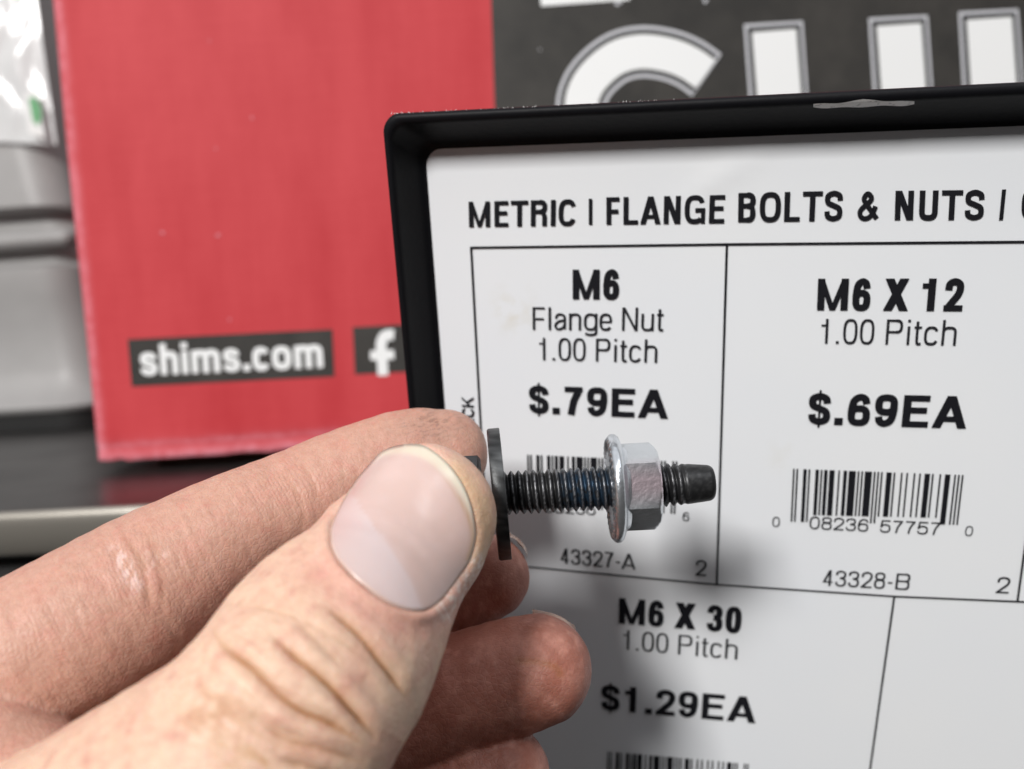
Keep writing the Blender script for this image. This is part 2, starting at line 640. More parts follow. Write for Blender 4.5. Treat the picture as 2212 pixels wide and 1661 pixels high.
sw('heading_text', 'METRIC', 1013.4, 490.5, 1244, 487, 55, .185, None, 1.25)
sw('heading_text', 'FLANGE', 1309.9, 485, 1564, 481.5, 59, .18, None, 1.25)
sw('heading_text', 'BOLTS', 1594, 479.6, 1818.6, 476.3, 63, .18, None, 1.25)
sw('heading_text', '&', 1851, 475.8, 1897.5, 475, 62, .17)
sw('heading_text', 'NUTS', 1932, 474.8, 2124, 474.2, 63, .185, None, 1.25)
sw('heading_text', 'CLASS', 2204.7, 473, 2420, 471, 64, .185)


def bar(name, xa, ya, xb, yb, w, m=ink_black):
    a, b = card_pl.at(xa, ya), card_pl.at(xb, yb)
    return ink(name, stroke([a, b], w), card_pl, OFF, m, card)


bar('heading_divider', 1275.5, 429, 1275.5, 485, .55)
bar('heading_divider', 2168.5, 409, 2162, 474.5, .55)

sw('size_text', 'M6', 1237.2, 646, 1337.2, 646.5, 64, .215)
sw('size_text', 'Flange Nut', 1150.8, 712.1, 1432, 714.6, 49, .105, ink_grey)
sw('size_text', '1.00 Pitch', 1161, 777.3, 1419, 782.9, 48.5, .105, ink_grey)
sw('price_text', '$.79EA', 1143, 891.8, 1442.9, 904.1, 60, .225)
sw('size_text', 'M6 X 12', 1764.3, 669.5, 2077.9, 671.5, 68, .215)
sw('size_text', '1.00 Pitch', 1767.8, 741.2, 2063.7, 745.6, 53, .10, ink_grey)
sw('price_text', '$.69EA', 1744, 915.5, 2086.4, 925.2, 67, .22)
sw('size_text', 'M6 X 30', 1336.5, 1345.6, 1599.7, 1368, 55, .21)
sw('size_text', '1.00 Pitch', 1342.4, 1401.5, 1591.8, 1424.1, 42, .10, ink_grey)
sw('price_text', '$1.29EA', 1298.4, 1532, 1631.6, 1562, 54, .20)
sw('item_number', '43327-A', 1210.9, 1216.3, 1372.9, 1230, 33, .12, ink_grey)
sw('item_number', '43328-B', 1776.3, 1264.2, 1963, 1273.8, 34, .115, ink_grey)
sw('count_number', '2', 1501.9, 1242.5, 1525.2, 1244, 34, .12, ink_grey)
sw('count_number', '2', 2150, 1280, 2178, 1281.3, 35, .12, ink_grey)
# PACK runs up the margin
a_, b_ = card_pl.at(1025.5, 945), card_pl.at(1023, 857.5)
e1_ = unit(b_ - a_)
cap_ = np.linalg.norm(card_pl.at(1024, 880) - card_pl.at(998.5, 880))
qs_ = word_quads('PACK', np.linalg.norm(b_ - a_) / cap_, .19)
ink('margin_text', qs_, card_pl, OFF, ink_black, card, lambda p: a_ + e1_ * p[0] * cap_ + V(e1_[1], -e1_[0]) * p[1] * cap_)

# grid lines
u0 = .5 * (card_pl.at(1017, 535)[0] + card_pl.at(1036.9, 924.7)[0])
LT = .36
lines = [(1015.5, 534.8, 1569, 527.4), (1569, 527.4, 2320, 521.2), (1017.5, 534, 1043, 1010), (1043, 1010, 1056, 1215), (1570, 527, 1548.2, 1263), (1050, 1215.5, 1548.5, 1262.3), (1548.5, 1262.3, 1931.6, 1287.8), (1931.6, 1287.8, 2330, 1304.5),
         (1931.6, 1287.8, 1864, 1770), (2228, 1080, 2197.5, 1299), (2290, 528, 2228, 1080)]
qs_ = []
for L_ in lines:
    qs_ += stroke([card_pl.at(L_[0], L_[1]), card_pl.at(L_[2], L_[3])], LT)
for _a, _b in (((1569, 527.4), (2320, 521.2)), ((1931.6, 1287.8), (2330, 1304.5))):
    _p, _q = card_pl.at(*_a), card_pl.at(*_b)
    _d = (_q - _p) / (_q - _p)[0]
    qs_ += stroke([_q, _q + _d * (c_u1 - 7 - _q[0])], LT)
qs_ += stroke([V(c_u1 - 7, card_pl.at(1500, 528)[1]), V(c_u1 - 7, c_v1 - 8)], LT)
ink('grid_lines', qs_, card_pl, OFF - .02, ink_black, card)

# bar codes (UPC-A)
LC = ['0001101', '0011001', '0010011', '0111101', '0100011', '0110001', '0101111', '0111011', '0110111', '0001011']


def upc(num):
    s = '101' + ''.join(LC[int(c)] for c in num[:6]) + '01010' + ''.join(''.join('10'[int(b)] for b in LC[int(c)]) for c in num[6:]) + '101'
    return s


def barcode(num, tl, tr, bl, br, short):
    A, B, C_, D = [card_pl.at(*q) for q in (tl, tr, bl, br)]
    bits = upc(num)
    n = len(bits)
    qs = []
    i = 0
    while i < n:
        if bits[i] == '1':
            j = i
            while j < n and bits[j] == '1':
                j += 1
            t0, t1 = i / n, (j / n) - .04 / n
            guard = i < 10 or i >= n - 10 or 45 <= i < 50
            k = 1.0 if guard else short
            top0, top1 = A + (B - A) * t0, A + (B - A) * t1
            bo0, bo1 = C_ + (D - C_) * t0, C_ + (D - C_) * t1
            qs.append([top0 + (bo0 - top0) * k, top1 + (bo1 - top1) * k, top1, top0])
            i = j
        else:
            i += 1
    return ink('barcode', qs, card_pl, OFF, ink_black, card)


barcode('008236577570', (1712.9, 1011.9), (2081.4, 1025.5), (1707.5, 1126), (2068.9, 1132.5), .865)
sw('barcode_digits', '0', 1667.5, 1136.7, 1683.5, 1137.3, 21, .11, ink_grey)
sw('barcode_digits', '08236', 1747.5, 1141.3, 1874.2, 1147.6, 26.5, .12, ink_grey)
sw('barcode_digits', '57757', 1899.5, 1148.9, 2028.9, 1155, 26.5, .12, ink_grey)
sw('barcode_digits', '0', 2083, 1156.3, 2100, 1157, 21, .11, ink_grey)
barcode('008236577406', (1138.6, 981.3), (1463, 996), (1141, 1092), (1458.5, 1109), .865)
sw('barcode_digits', '08236', 1176, 1106, 1286, 1112, 23, .12, ink_grey)
sw('barcode_digits', '6', 1474, 1124, 1488, 1124.6, 18.5, .12, ink_grey)
barcode('008236577756', (1312.4, 1622.3), (1616.9, 1649.3), (1310, 1716), (1611, 1746), .865)

# ------------------------------------------------------------------ shelf
HS = CAM_H
shelf_pl = Plane(G_DOWN * HS, H_AX, FWD, -G_DOWN)
e0, e1 = shelf_pl.at(0, 1108), shelf_pl.at(282, 1097.5)
ed = unit(V(1, -.05))
e_dir = H_AX * ed[0] + FWD * ed[1]
e_in = np.cross(e_dir, G_DOWN)
e_in = unit(e_in if e_in @ FWD > 0 else -e_in)
epos = G_DOWN * HS + H_AX * e0[0] + FWD * e0[1]

laminate = mat('dark_laminate', (.022, .020, .020), .30, 0, .3)
noise_mix(laminate, (.012, .0115, .0115), (.022, .021, .020), 60, 5)
nt_, b_n = nodes(laminate)
nz = N(nt_, 'ShaderNodeTexNoise', i_Scale=40.0, i_Detail=4.0)
mrn = N(nt_, 'ShaderNodeMapRange')
mrn.inputs[3].default_value, mrn.inputs[4].default_value = .22, .42
nt_.links.new(nz.outputs['Fac'], mrn.inputs[0])
nt_.links.new(mrn.outputs[0], b_n.inputs['Roughness'])
nickel = mat('brushed_nickel', (.27, .25, .22), .36, .55)
noise_bump(nickel, 60, .25, .0002, 3, (1, 60, 60))
dark_void = mat('dark_board', (.018, .017, .017), .8)


def extrude_profile(name, prof, length, back, m, parent, smooth=True, sharp=35):
    """profile points (inwards, up) swept along the shelf edge"""
    v, f = [], []
    for s in (-length, length):
        for (i, u) in prof:
            v.append(epos + e_dir * s + e_in * i - G_DOWN * u)
    n = len(prof)
    for i in range(n):
        j = (i + 1) % n
        f.append((i, j, n + j, n + i))
    f.append(list(range(n))[::-1])
    f.append(list(range(n, 2 * n)))
    return mesh_obj(name, v, f, m, parent, smooth, sharp=sharp)


shelf = empty('shelf', None)
tag(shelf, kind='structure')
extrude_profile('shelf_top', [(.05, 0), (900, 0), (900, -12), (.05, -12)], 900, 0, laminate, shelf, False)
tp = [(0.0, -.6), (-.25, .1), (-.9, .45), (-1.6, .3), (-2.2, -.4), (-2.5, -1.6), (-2.45, -3.6), (-2.2, -5.8), (-1.75, -7.8), (-1.1, -9.6), (-.4, -11), (0, -11.5)]
extrude_profile('edge_trim', tp, 900, 0, nickel, shelf)
extrude_profile('front_board', [(8, -12.2), (30, -12.2), (30, -420), (8, -420)], 900, 0, dark_void, shelf, False)
wall_m = mat('grey_wall', (.19, .185, .18), .7)
noise_mix(wall_m, (.15, .145, .14), (.22, .215, .21), 6, 3)
extrude_profile('wall', [(640, -.0), (660, -.0), (660, 700), (640, 700)], 1200, 0, wall_m, None, False)
tag(bpy.data.objects['wall'], kind='structure')

# ------------------------------------------------------------------ red cardboard box
BO = BOX_CORNER
box_pl = Plane(BO, H_AX, G_DOWN, -FWD)
red = mat('red_cardboard', (.50, .035, .045), .6, 0, .22)
nt_, b_n = nodes(red)
t_c = N(nt_, 'ShaderNodeTexCoord')
mp_ = N(nt_, 'ShaderNodeMapping')
mp_.inputs['Scale'].default_value = (1, 1, .35)
nA = N(nt_, 'ShaderNodeTexNoise', i_Scale=70.0, i_Detail=8.0, i_Roughness=.6)
mp2 = N(nt_, 'ShaderNodeMapping')
mp2.inputs['Scale'].default_value = (.18, 1, 2.4)
nB = N(nt_, 'ShaderNodeTexNoise', i_Scale=420.0, i_Detail=4.0)
mp3 = N(nt_, 'ShaderNodeMapping')
mp3.inputs['Scale'].default_value = (1, 1, .06)
nC = N(nt_, 'ShaderNodeTexNoise', i_Scale=60.0, i_Detail=3.0)
for mp, nn in ((mp_, nA), (mp2, nB), (mp3, nC)):
    nt_.links.new(t_c.outputs['Object'], mp.inputs[0])
    nt_.links.new(mp.outputs[0], nn.inputs['Vector'])
ad = N(nt_, 'ShaderNodeMath', operation='ADD')
ad2 = N(nt_, 'ShaderNodeMath', operation='MULTIPLY_ADD')
ad2.inputs[1].default_value = .22
nt_.links.new(nA.outputs['Fac'], ad.inputs[0])
nt_.links.new(nC.outputs['Fac'], ad.inputs[1])
nt_.links.new(nB.outputs['Fac'], ad2.inputs[0])
nt_.links.new(ad.outputs[0], ad2.inputs[2])
rmp = N(nt_, 'ShaderNodeValToRGB')
rmp.color_ramp.elements[0].position = (.82) / 2
rmp.color_ramp.elements[1].position = 1.42 / 2
rmp.color_ramp.elements[0].color = (.465, .032, .040, 1)
rmp.color_ramp.elements[1].color = (.55, .055, .064, 1)
hf = N(nt_, 'ShaderNodeMath', operation='MULTIPLY')
hf.inputs[1].default_value = .5
nt_.links.new(ad2.outputs[0], hf.inputs[0])
nt_.links.new(hf.outputs[0], rmp.inputs[0])
# pink rubbed edges: an attribute painted along the folds
at = N(nt_, 'ShaderNodeAttribute', attribute_name='wear')
wn = N(nt_, 'ShaderNodeTexNoise', i_Scale=260.0, i_Detail=5.0)
nt_.links.new(t_c.outputs['Object'], wn.inputs['Vector'])
wm = N(nt_, 'ShaderNodeMath', operation='MULTIPLY')
wr = N(nt_, 'ShaderNodeMapRange')
wr.inputs[1].default_value, wr.inputs[2].default_value = .3, .65
wr.inputs[3].default_value, wr.inputs[4].default_value = .35, 1.0
nt_.links.new(wn.outputs['Fac'], wr.inputs[0])
nt_.links.new(at.outputs['Fac'], wm.inputs[0])
nt_.links.new(wr.outputs[0], wm.inputs[1])
mx = N(nt_, 'ShaderNodeMixRGB')
mx.inputs[2].default_value = (.80, .30, .36, 1)
nt_.links.new(wm.outputs[0], mx.inputs[0])
nt_.links.new(rmp.outputs[0], mx.inputs[1])
nt_.links.new(mx.outputs[0], b_n.inputs['Base Color'])
bpn = N(nt_, 'ShaderNodeBump', i_Strength=.25, i_Distance=.0004)
nt_.links.new(nC.outputs['Fac'], bpn.inputs['Height'])
nt_.links.new(bpn.outputs[0], b_n.inputs['Normal'])

sbox = empty('cardboard_box', None)
tag(sbox, 'red cardboard box with a dark panel of big white letters, standing on the shelf', 'cardboard box')
# section of the front: runs up from the bottom flap fold, rounded left edge, left side going back
BW, BH, BD = 330.0, 300.0, 150.0
ra = 3.0
sec = [(0, BD, 0)]
for a in np.radians(np.linspace(180, 270, 8)):
    sec.append((ra + ra * math.cos(a), ra + ra * math.sin(a), 1 if 190 < math.degrees(a) else .3))
for x in np.concatenate([np.linspace(4, 12, 6), np.linspace(16, BW, 60)]):
    sec.append((x, 0, max(0, 1 - (x - 2) / 3.2) * .9))
sec.append((BW, BD, 0))
# heights: bottom fold zone bends in
hts = [(0.3, .6, .9), (1.2, .1, .8), (2.6, .15, .45), (4.0, .35, .15), (5.2, .28, .5), (6.0, .05, .35), (7.2, 0, .05)] + [(h, 0, 0) for h in np.linspace(10, BH, 60)]
bv, bw_, bf = [], [], []
for (h, inn, wr_) in hts:
    for (x, y, w_) in sec:
        warp = .35 * math.sin(x * .021 + .4) * math.sin(h * .013) if y < 1 else 0
        jit = (.10 * math.sin(x * .31) + .12 * math.sin(x * .83 + 1) + .06 * math.sin(x * 2.3)) if h < 7 and y < 1 else 0
        xx = x + (.5 * math.sin(h * .05) * .3 if x < 5 else 0)
        bv.append(BO + H_AX * xx + FWD * (y + inn + warp + jit) - G_DOWN * (h + (jit * 2.2 if h < 4 else 0)))
        bw_.append(min(1, w_ * .5 + (wr_ * .95 if y < 3 else 0)))
ns = len(sec)
for i in range(len(hts) - 1):
    for j in range(ns - 1):
        bf.append((i * ns + j, i * ns + j + 1, (i + 1) * ns + j + 1, (i + 1) * ns + j))
bf.append([(len(hts) - 1) * ns + j for j in (0, 1, ns - 2, ns - 1)])
body = mesh_obj('body', bv, bf, red, sbox, True, sharp=40)
at_ = body.data.attributes.new('wear', 'FLOAT', 'POINT')
at_.data.foreach_set('value', np.array(bw_, dtype=np.float32))


under = mat('brown_board', (.10, .065, .04), .8)
uc = BO + H_AX * (BW / 2) + FWD * (BD / 2 + 8) + G_DOWN * 1.9
uv_, uf_ = box_mesh(uc, H_AX, FWD, -G_DOWN, BW / 2 - 14, BD / 2 - 8, 2.1)
mesh_obj('bottom', uv_, uf_, under, sbox)


def warp_at(uv):
    x, h = uv[0], -uv[1]
    return .35 * math.sin(x * .021 + .4) * math.sin(h * .013)


def box_ink(name, polys, off, m, parent, sub=True):
    """sheet printed on the box front, following its slight bulge"""
    v, f = [], []
    for i, q in enumerate(polys):
        b = len(v)
        for p in q:
            v.append(BO + H_AX * p[0] + G_DOWN * p[1] + FWD * (warp_at(p) - off - (i % 40) * 6e-4))
        f.append(list(range(b, b + len(q))))
    return mesh_obj(name, v, f, m, parent)


def grid_quads(a, b, c, d, nx, ny):
    out = []
    for j in range(ny):
        for i in range(nx):
            def pt(s, t):
                return (a * (1 - s) + b * s) * (1 - t) + (d * (1 - s) + c * s) * t
            out.append([pt(i / nx, (j + 1) / ny), pt((i + 1) / nx, (j + 1) / ny), pt((i + 1) / nx, j / ny), pt(i / nx, j / ny)])
    return out


char = mat('charcoal_print', (.048, .044, .040), .6, 0, .25)
noise_mix(char, (.028, .026, .024), (.046, .042, .038), 60, 6)
white_print = mat('white_print', (.80, .80, .80), .5)
grey_print = mat('pale_grey_print', (.55, .55, .58), .5)
dark_print = mat('black_print', (.012, .011, .011), .6, 0, .2)
BP = box_pl.at


def quad_label(name, pts, off, m, parent, nx=6, ny=2):
    a, b, c, d = [BP(*q) for q in pts]
    v, f = [], []
    o = box_ink(name, [], off, m, parent) if False else None
    nxs, nys = nx + 1, ny + 1
    for j in range(nys):
        for i in range(nxs):
            s, t = i / nx, j / ny
            p = (a * (1 - s) + b * s) * (1 - t) + (d * (1 - s) + c * s) * t
            v.append(BO + H_AX * p[0] + G_DOWN * p[1] + FWD * (warp_at(p) - off))
    for j in range(ny):
        for i in range(nx):
            f.append((j * nxs + i, (j + 1) * nxs + i, (j + 1) * nxs + i + 1, j * nxs + i + 1))
    return mesh_obj(name, v, f, m, parent, True)


panel = quad_label('dark_panel', [(1059, -60), (2440, -138), (2490, 700), (1086, 780)], .12, char, sbox, 40, 20)
web = quad_label('web_label', [(275.7, 733), (717.7, 711.2), (722.8, 813.2), (285, 835)], .12, char, sbox)
soc = quad_label('social_label', [(761.9, 706.7), (960, 696.5), (965, 799), (766.7, 808.7)], .12, char, sbox)


def box_word(name, text, xa, ya, xb, yb, hpx, s, off, m, parent, bear=.8):
    a, b = BP(xa, ya), BP(xb, yb)
    cap = np.linalg.norm(BP(xa, ya - hpx) - a)
    ex = b - a
    L = np.linalg.norm(ex)
    ex = ex / L
    ey = V(ex[1], -ex[0])
    q = word_quads(text, L / cap, s, bear)
    return box_ink(name, [[a + ex * p[0] * cap + ey * p[1] * cap for p in k] for k in q], off, m, parent)


box_word('lettering', 'shims.com', 304.9, 811.5, 698.7, 793.5, 67, .205, .2, white_print, web)
fq = stroke(catmull([BP(*q) for q in ((827.5, 811), (825, 770), (823.5, 744), (829, 728), (840, 723), (851, 723.5))], 8), 3.5) + stroke([BP(800, 768), BP(851.5, 765.5)], 3.1)
box_ink('lettering', fq, .2, white_print, soc)

# big outlined letters
D2 = lambda x, y: BP(811.1 + x / 1.5789, y / 1.5789)
Sc = [D2(*q) for q in ((1128, 258), (1070, 218), (1000, 190), (910, 178), (830, 195), (765, 240), (718, 300), (702, 370), (730, 440), (800, 500), (900, 545), (1010, 590), (1075, 650), (1085, 720), (1050, 790), (960, 835), (850, 840), (740, 800), (650, 740))]
Scc = catmull(Sc, 8)
pxmm = np.linalg.norm(D2(100, 0) - D2(0, 0)) / 100
lead = unit(Scc[1] - Scc[0])


def trimmed(k):
    p = Scc.copy()
    p[0] = p[0] + lead * k
    return p


box_ink('lettering', stroke(trimmed(0), 172 * pxmm), .20, grey_print, panel)
box_ink('lettering', stroke(trimmed(17 * pxmm), 148 * pxmm), .24, dark_print, panel)
box_ink('lettering', stroke(trimmed(36 * pxmm), 116 * pxmm), .28, white_print, panel)


def outlined(polys):
    """polys: function of inset -> list of quads (crop px)"""
    for k, (ins, m) in enumerate(((0, grey_print), (11, dark_print), (27, white_print))):
        box_ink('lettering', [[D2(*p) for p in q] for q in polys(ins)], .20 + .04 * k, m, panel)


def stem(x0, y0, x1, y1, bx0, bx1, by):
    return lambda i: [[(bx0 + i * 1.0, by - i), (bx1 - i * .8, by - i), (x1 - i * .8, y1 + i), (x0 + i, y0 + i)]]


def h_letter(i):
    out = stem(1255, 85, 1455, 73, 1300, 1500, 700)(i) + stem(1680, 63, 1882, 52, 1722, 1925, 690)(i)
    out += [[(1290 + i, 450 - i), (1900 - i, 430 - i), (1890 - i, 330 + i), (1280 + i, 345 + i)]]
    return out


outlined(h_letter)
outlined(stem(1988, 41, 2192, 30, 2025, 2235, 680))
outlined(lambda i: [[(2275 + i, 650), (2490 - i, 640), (2470 - i, 15 + i), (2262 + i, 26 + i)]])
box_ink('lettering', [[D2(565, 22), D2(868, 1), D2(868, -90), D2(556, -75)]], .2, white_print, panel)


def flake(x, y, r, m, parent):
    c = BP(x, y)
    v = []
    for k in range(7):
        a = 6.283 * k / 7
        q = c + V(math.cos(a), math.sin(a)) * r * (.6 + .7 * rng.random())
        v.append(BO + H_AX * q[0] + G_DOWN * q[1] + FWD * (warp_at(q) - .16))
    mesh_obj('scuff_mark', v, [list(range(7))[::-1]], m, parent)


pale_pink = mat('pink_flake', (.60, .17, .21), .6)
for x, y, r in ((452, 88, .4), (544, 254, .5), (466, 320, .4), (350, 502, .6), (470, 508, .75), (496, 690, .4)):
    flake(x, y, r, pale_pink, body)
for x, y, r in ((1333, 9, .8), (1342, 3, .6), (1523, 3, .7), (1166, 108, .3)):
    flake(x, y, r, grey_print, panel)

# ------------------------------------------------------------------ grey case with a clear bag, far left on the shelf
case_pl = Plane(epos + e_in * 225, e_dir, G_DOWN, -e_in)
CP = case_pl.at
grey_pl = mat('grey_plastic', (.5, .49, .48), .48)
noise_mix(grey_pl, (.33, .325, .32), (.37, .365, .36), 20, 3)
case = empty('storage_case', None)
tag(case, 'pale grey plastic storage case with a moulded rib behind the red box', 'storage case')
x_r = CP(178, 700)[0]
bot = HS - (case_pl.o @ G_DOWN)


def loft_case(name, levels, m, parent, w=150.0, dep=120.0, r=20.0, sharp=40):
    """levels: (height above the shelf, right edge px-free inset mm, front inset mm)"""
    v, f = [], []
    n = 0
    for (h, ri, fi) in levels:
        ring = []
        x1 = x_r - ri
        rr = max(r, 2)
        for a in np.radians(np.linspace(0, 90, 17)):
            ring.append((x1 - rr + rr * math.sin(a), fi + rr - rr * math.cos(a)))
        ring = [(x1 - w, fi)] + ring + [(x1, dep), (x1 - w, dep)]
        n = len(ring)
        for (x, y) in ring:
            v.append(case_pl.o + e_dir * x + e_in * y + G_DOWN * (bot - h))
    for i in range(len(levels) - 1):
        for j in range(n):
            k = (j + 1) % n
            f.append((i * n + j, i * n + k, (i + 1) * n + k, (i + 1) * n + j))
    f.append([(len(levels) - 1) * n + j for j in range(n)])
    f.append([j for j in range(n)][::-1])
    return mesh_obj(name, v, f, m, parent, True, sharp=sharp)


def hh(y):
    return bot - CP(60, y)[1]


loft_case('body', [(hh(897), 1.5, 1.5), (hh(894), .3, .3), (hh(890), -.4, -1), (hh(882), -1.0, -2), (hh(872), -.4, -.5), (hh(862), 1.0, 2.5), (hh(845), 2.2, 7.0), (hh(800), 3.2, 9.5), (hh(700), 5.5, 9.5), (hh(640), 7.0, 7.0), (hh(600), 7.5, 5.2), (hh(575), 7.6, 5.0), (hh(568), 7.8, 9.5), (hh(562), 8.5, 19), (hh(455), 8.5, 19), (hh(446), 8.2, 7.5), (hh(440), 8.2, 6.0), (hh(425), 9, 6.0), (hh(300), 15, 7.5), (hh(120), 21, 10), (hh(-40), 27, 12), (hh(-200), 33, 13)], grey_pl, case)
base_black = mat('matt_black', (.012, .012, .012), .7)
loft_case('dark_base', [(0.1, 2, 2), (hh(898), 1.2, 1.2)], base_black, case)  # black block filling the dark band below the case
# moulded rib with a rounded end
rp = [CP(-260, 497), CP(118, 497), CP(118, 537), CP(-260, 537)]
ry = .5 * (CP(0, 497)[1] + CP(0, 538)[1])
rr_ = .5 * (CP(0, 538)[1] - CP(0, 497)[1])
xe = CP(138, 515)[0] - rr_
v_, f_ = [], []
xs_ = list(np.linspace(xe - 110, xe, 10)) + [xe + rr_ * math.sin(a) for a in np.radians(np.linspace(10, 88, 9))]
for x in xs_:
    k = 1.0 if x <= xe else math.sqrt(max(.001, 1 - ((x - xe) / rr_) ** 2))
    for a in np.radians(np.linspace(0, 360, 20, endpoint=False)):
        v_.append(case_pl.o + e_dir * x + e_in * (11.0 - 6.5 * k * math.cos(a)) + G_DOWN * (ry + rr_ * k * math.sin(a)))
nn_ = 20
for i in range(len(xs_) - 1):
    for j in range(nn_):
        f_.append((i * nn_ + j, i * nn_ + (j + 1) % nn_, (i + 1) * nn_ + (j + 1) % nn_, (i + 1) * nn_ + j))
f_.append([(len(xs_) - 1) * nn_ + j for j in range(nn_)])
mesh_obj('rib', v_, f_, grey_pl, case, True)

# clear bag hanging over the case's upper half
clear = mat('clear_film', (.92, .93, .93), .18)
nt_, b_n = nodes(clear)
b_n.inputs['Alpha'].default_value = .62
noise_bump(clear, 22, .6, .004, 2)
bag_pl = Plane(epos + e_in * 229, e_dir, G_DOWN, -e_in)
gp = bag_pl.at
nu_, nv_ = 40, 60
cs = [gp(-330, -120), gp(62, -120), gp(122, 312), gp(-330, 292)]
bag = empty('plastic_bag', None)
tag(bag, 'crinkled clear plastic bag with a green print on the grey case', 'plastic bag')
v_, f_ = [], []
for side in (0, 1):
    for j in range(nv_):
        for i in range(nu_):
            s, t = i / (nu_ - 1), j / (nv_ - 1)
            p = (cs[0] * (1 - s) + cs[1] * s) * (1 - t) + (cs[3] * (1 - s) + cs[2] * s) * t
            bulge = 5 * math.sqrt(max(0, math.sin(min(1, s * 1.0) * 3.1416) if s > .5 else 1)) * math.sin(t * 3.0 + .14)
            wr2 = 1.1 * math.sin(p[0] * .35 + 2 * math.sin(p[1] * .12)) + .8 * math.sin(p[0] * .8 + p[1] * .22)
            off = (bulge + wr2 * .8) if side == 0 else -1.0
            edge = min(s * 8, (1 - s) * 8, t * 8, (1 - t) * 8, 1)
            v_.append(bag_pl.p3(p[None], off * edge if side == 0 else -.4)[0])
    b = side * nu_ * nv_
    for j in range(nv_ - 1):
        for i in range(nu_ - 1):
            q = (b + j * nu_ + i, b + (j + 1) * nu_ + i, b + (j + 1) * nu_ + i + 1, b + j * nu_ + i + 1)
            f_.append(q if side == 0 else q[::-1])
mesh_obj('film', v_, f_, clear, bag, True)
green = mat('green_print', (.12, .36, .16), .5)
white_lab = mat('white_label', (.78, .78, .77), .5)
lq = [[gp(68, 205), gp(92, 208), gp(112, 305), gp(75, 292)]]
lb = mesh_obj('label', [bag_pl.p3(p[None], 5.6)[0] for p in lq[0][::-1]], [(0, 1, 2, 3)], white_lab, bag)
gq = [gp(77, 218), gp(90, 214), gp(103, 236), gp(104, 262), gp(96, 278), gp(86, 268), gp(80, 240)]
mesh_obj('green_mark', [bag_pl.p3(p[None], 5.75)[0] for p in gq[::-1]], [list(range(len(gq)))], green, lb)

# ------------------------------------------------------------------ bolt, washer, nut
ZB = 109.0
A0 = P(1090, 1065.0, ZB)                     # axis where the thread leaves the washer
A1 = P(1540, 1042.4, ZB - .8)
AX = unit(A1 - A0)
EV = unit(np.cross(AX, V(0, 0, 1)))          # roughly up/down
EV = EV if EV[1] > 0 else -EV                # pointing down
EN = np.cross(AX, EV)
EN = EN if EN[2] < 0 else -EN                # pointing to the viewer


def axis_len(px):
    """distance along the axis at which it shows at picture column px"""
    k = (px - CX) / F
    # (A0+AX t).x / (A0+AX t).z = k
    return (k * A0[2] - A0[0]) / (AX[0] - k * AX[2])


def attr_mat(name, rough, metal):
    m = mat(name, (.05, .05, .05), rough, metal)
    nt, b = nodes(m)
    a = N(nt, 'ShaderNodeAttribute', attribute_name='tint')
    nt.links.new(a.outputs['Color'], b.inputs['Base Color'])
    return m


def set_tint(o, cols, name='tint'):
    c = np.ones((len(cols), 4), np.float32)
    c[:, :3] = cols
    a = o.data.attributes.new(name, 'FLOAT_COLOR', 'POINT')
    a.data.foreach_set('color', c.ravel())


def ring_grid(name, rows, m, parent, closed_ends=(True, True), sharp=None, tint=None):
    """rows: array (n, k, 3) of rings"""
    n, k = rows.shape[:2]
    f = []
    for i in range(n - 1):
        for j in range(k):
            q = (j + 1) % k
            f.append((i * k + j, (i + 1) * k + j, (i + 1) * k + q, i * k + q))
    if closed_ends[0]:
        f.append(list(range(k)))
    if closed_ends[1]:
        f.append([(n - 1) * k + j for j in range(k)][::-1])
    o = mesh_obj(name, rows.reshape(-1, 3), f, m, parent, True, sharp=sharp)
    if tint is not None:
        set_tint(o, tint.reshape(-1, 3))
    return o


def value_noise(p, scale, seed=0):
    """cheap smooth noise 0..1 at points p (n,3)"""
    q = np.asarray(p) * scale
    i = np.floor(q).astype(np.int64)
    f = q - i
    f = f * f * (3 - 2 * f)
    out = 0

    def hsh(a):
        h = (a[:, 0] * 374761393 + a[:, 1] * 668265263 + a[:, 2] * 2147483647 + seed * 144665) & 0xffffffff
        h = ((h ^ (h >> 13)) * 1274126177) & 0xffffffff
        return ((h ^ (h >> 16)) & 0xffff) / 65535.0
    for dx in (0, 1):
        for dy in (0, 1):
            for dz in (0, 1):
                w = (f[:, 0] if dx else 1 - f[:, 0]) * (f[:, 1] if dy else 1 - f[:, 1]) * (f[:, 2] if dz else 1 - f[:, 2])
                out = out + w * hsh(i + np.array([dx, dy, dz]))
    return out


def fbm(p, scale, oct=4, seed=0):
    a, s, t = 1., 0., 0.
    for k in range(oct):
        s = s + a * value_noise(p, scale * 2 ** k, seed + k)
        t += a
        a *= .5
    return s / t


black_steel = attr_mat('black_oxide_steel', .40, .55)
noise_bump(black_steel, 2600, .35, .00006, 4)
zinc = attr_mat('zinc_plate', .25, .92)
noise_bump(zinc, 1700, .4, .00010, 3)

bolt = empty('bolt', None)
tag(bolt, 'black steel bolt with blue patch on its thread, pinched between thumb and forefinger', 'bolt')

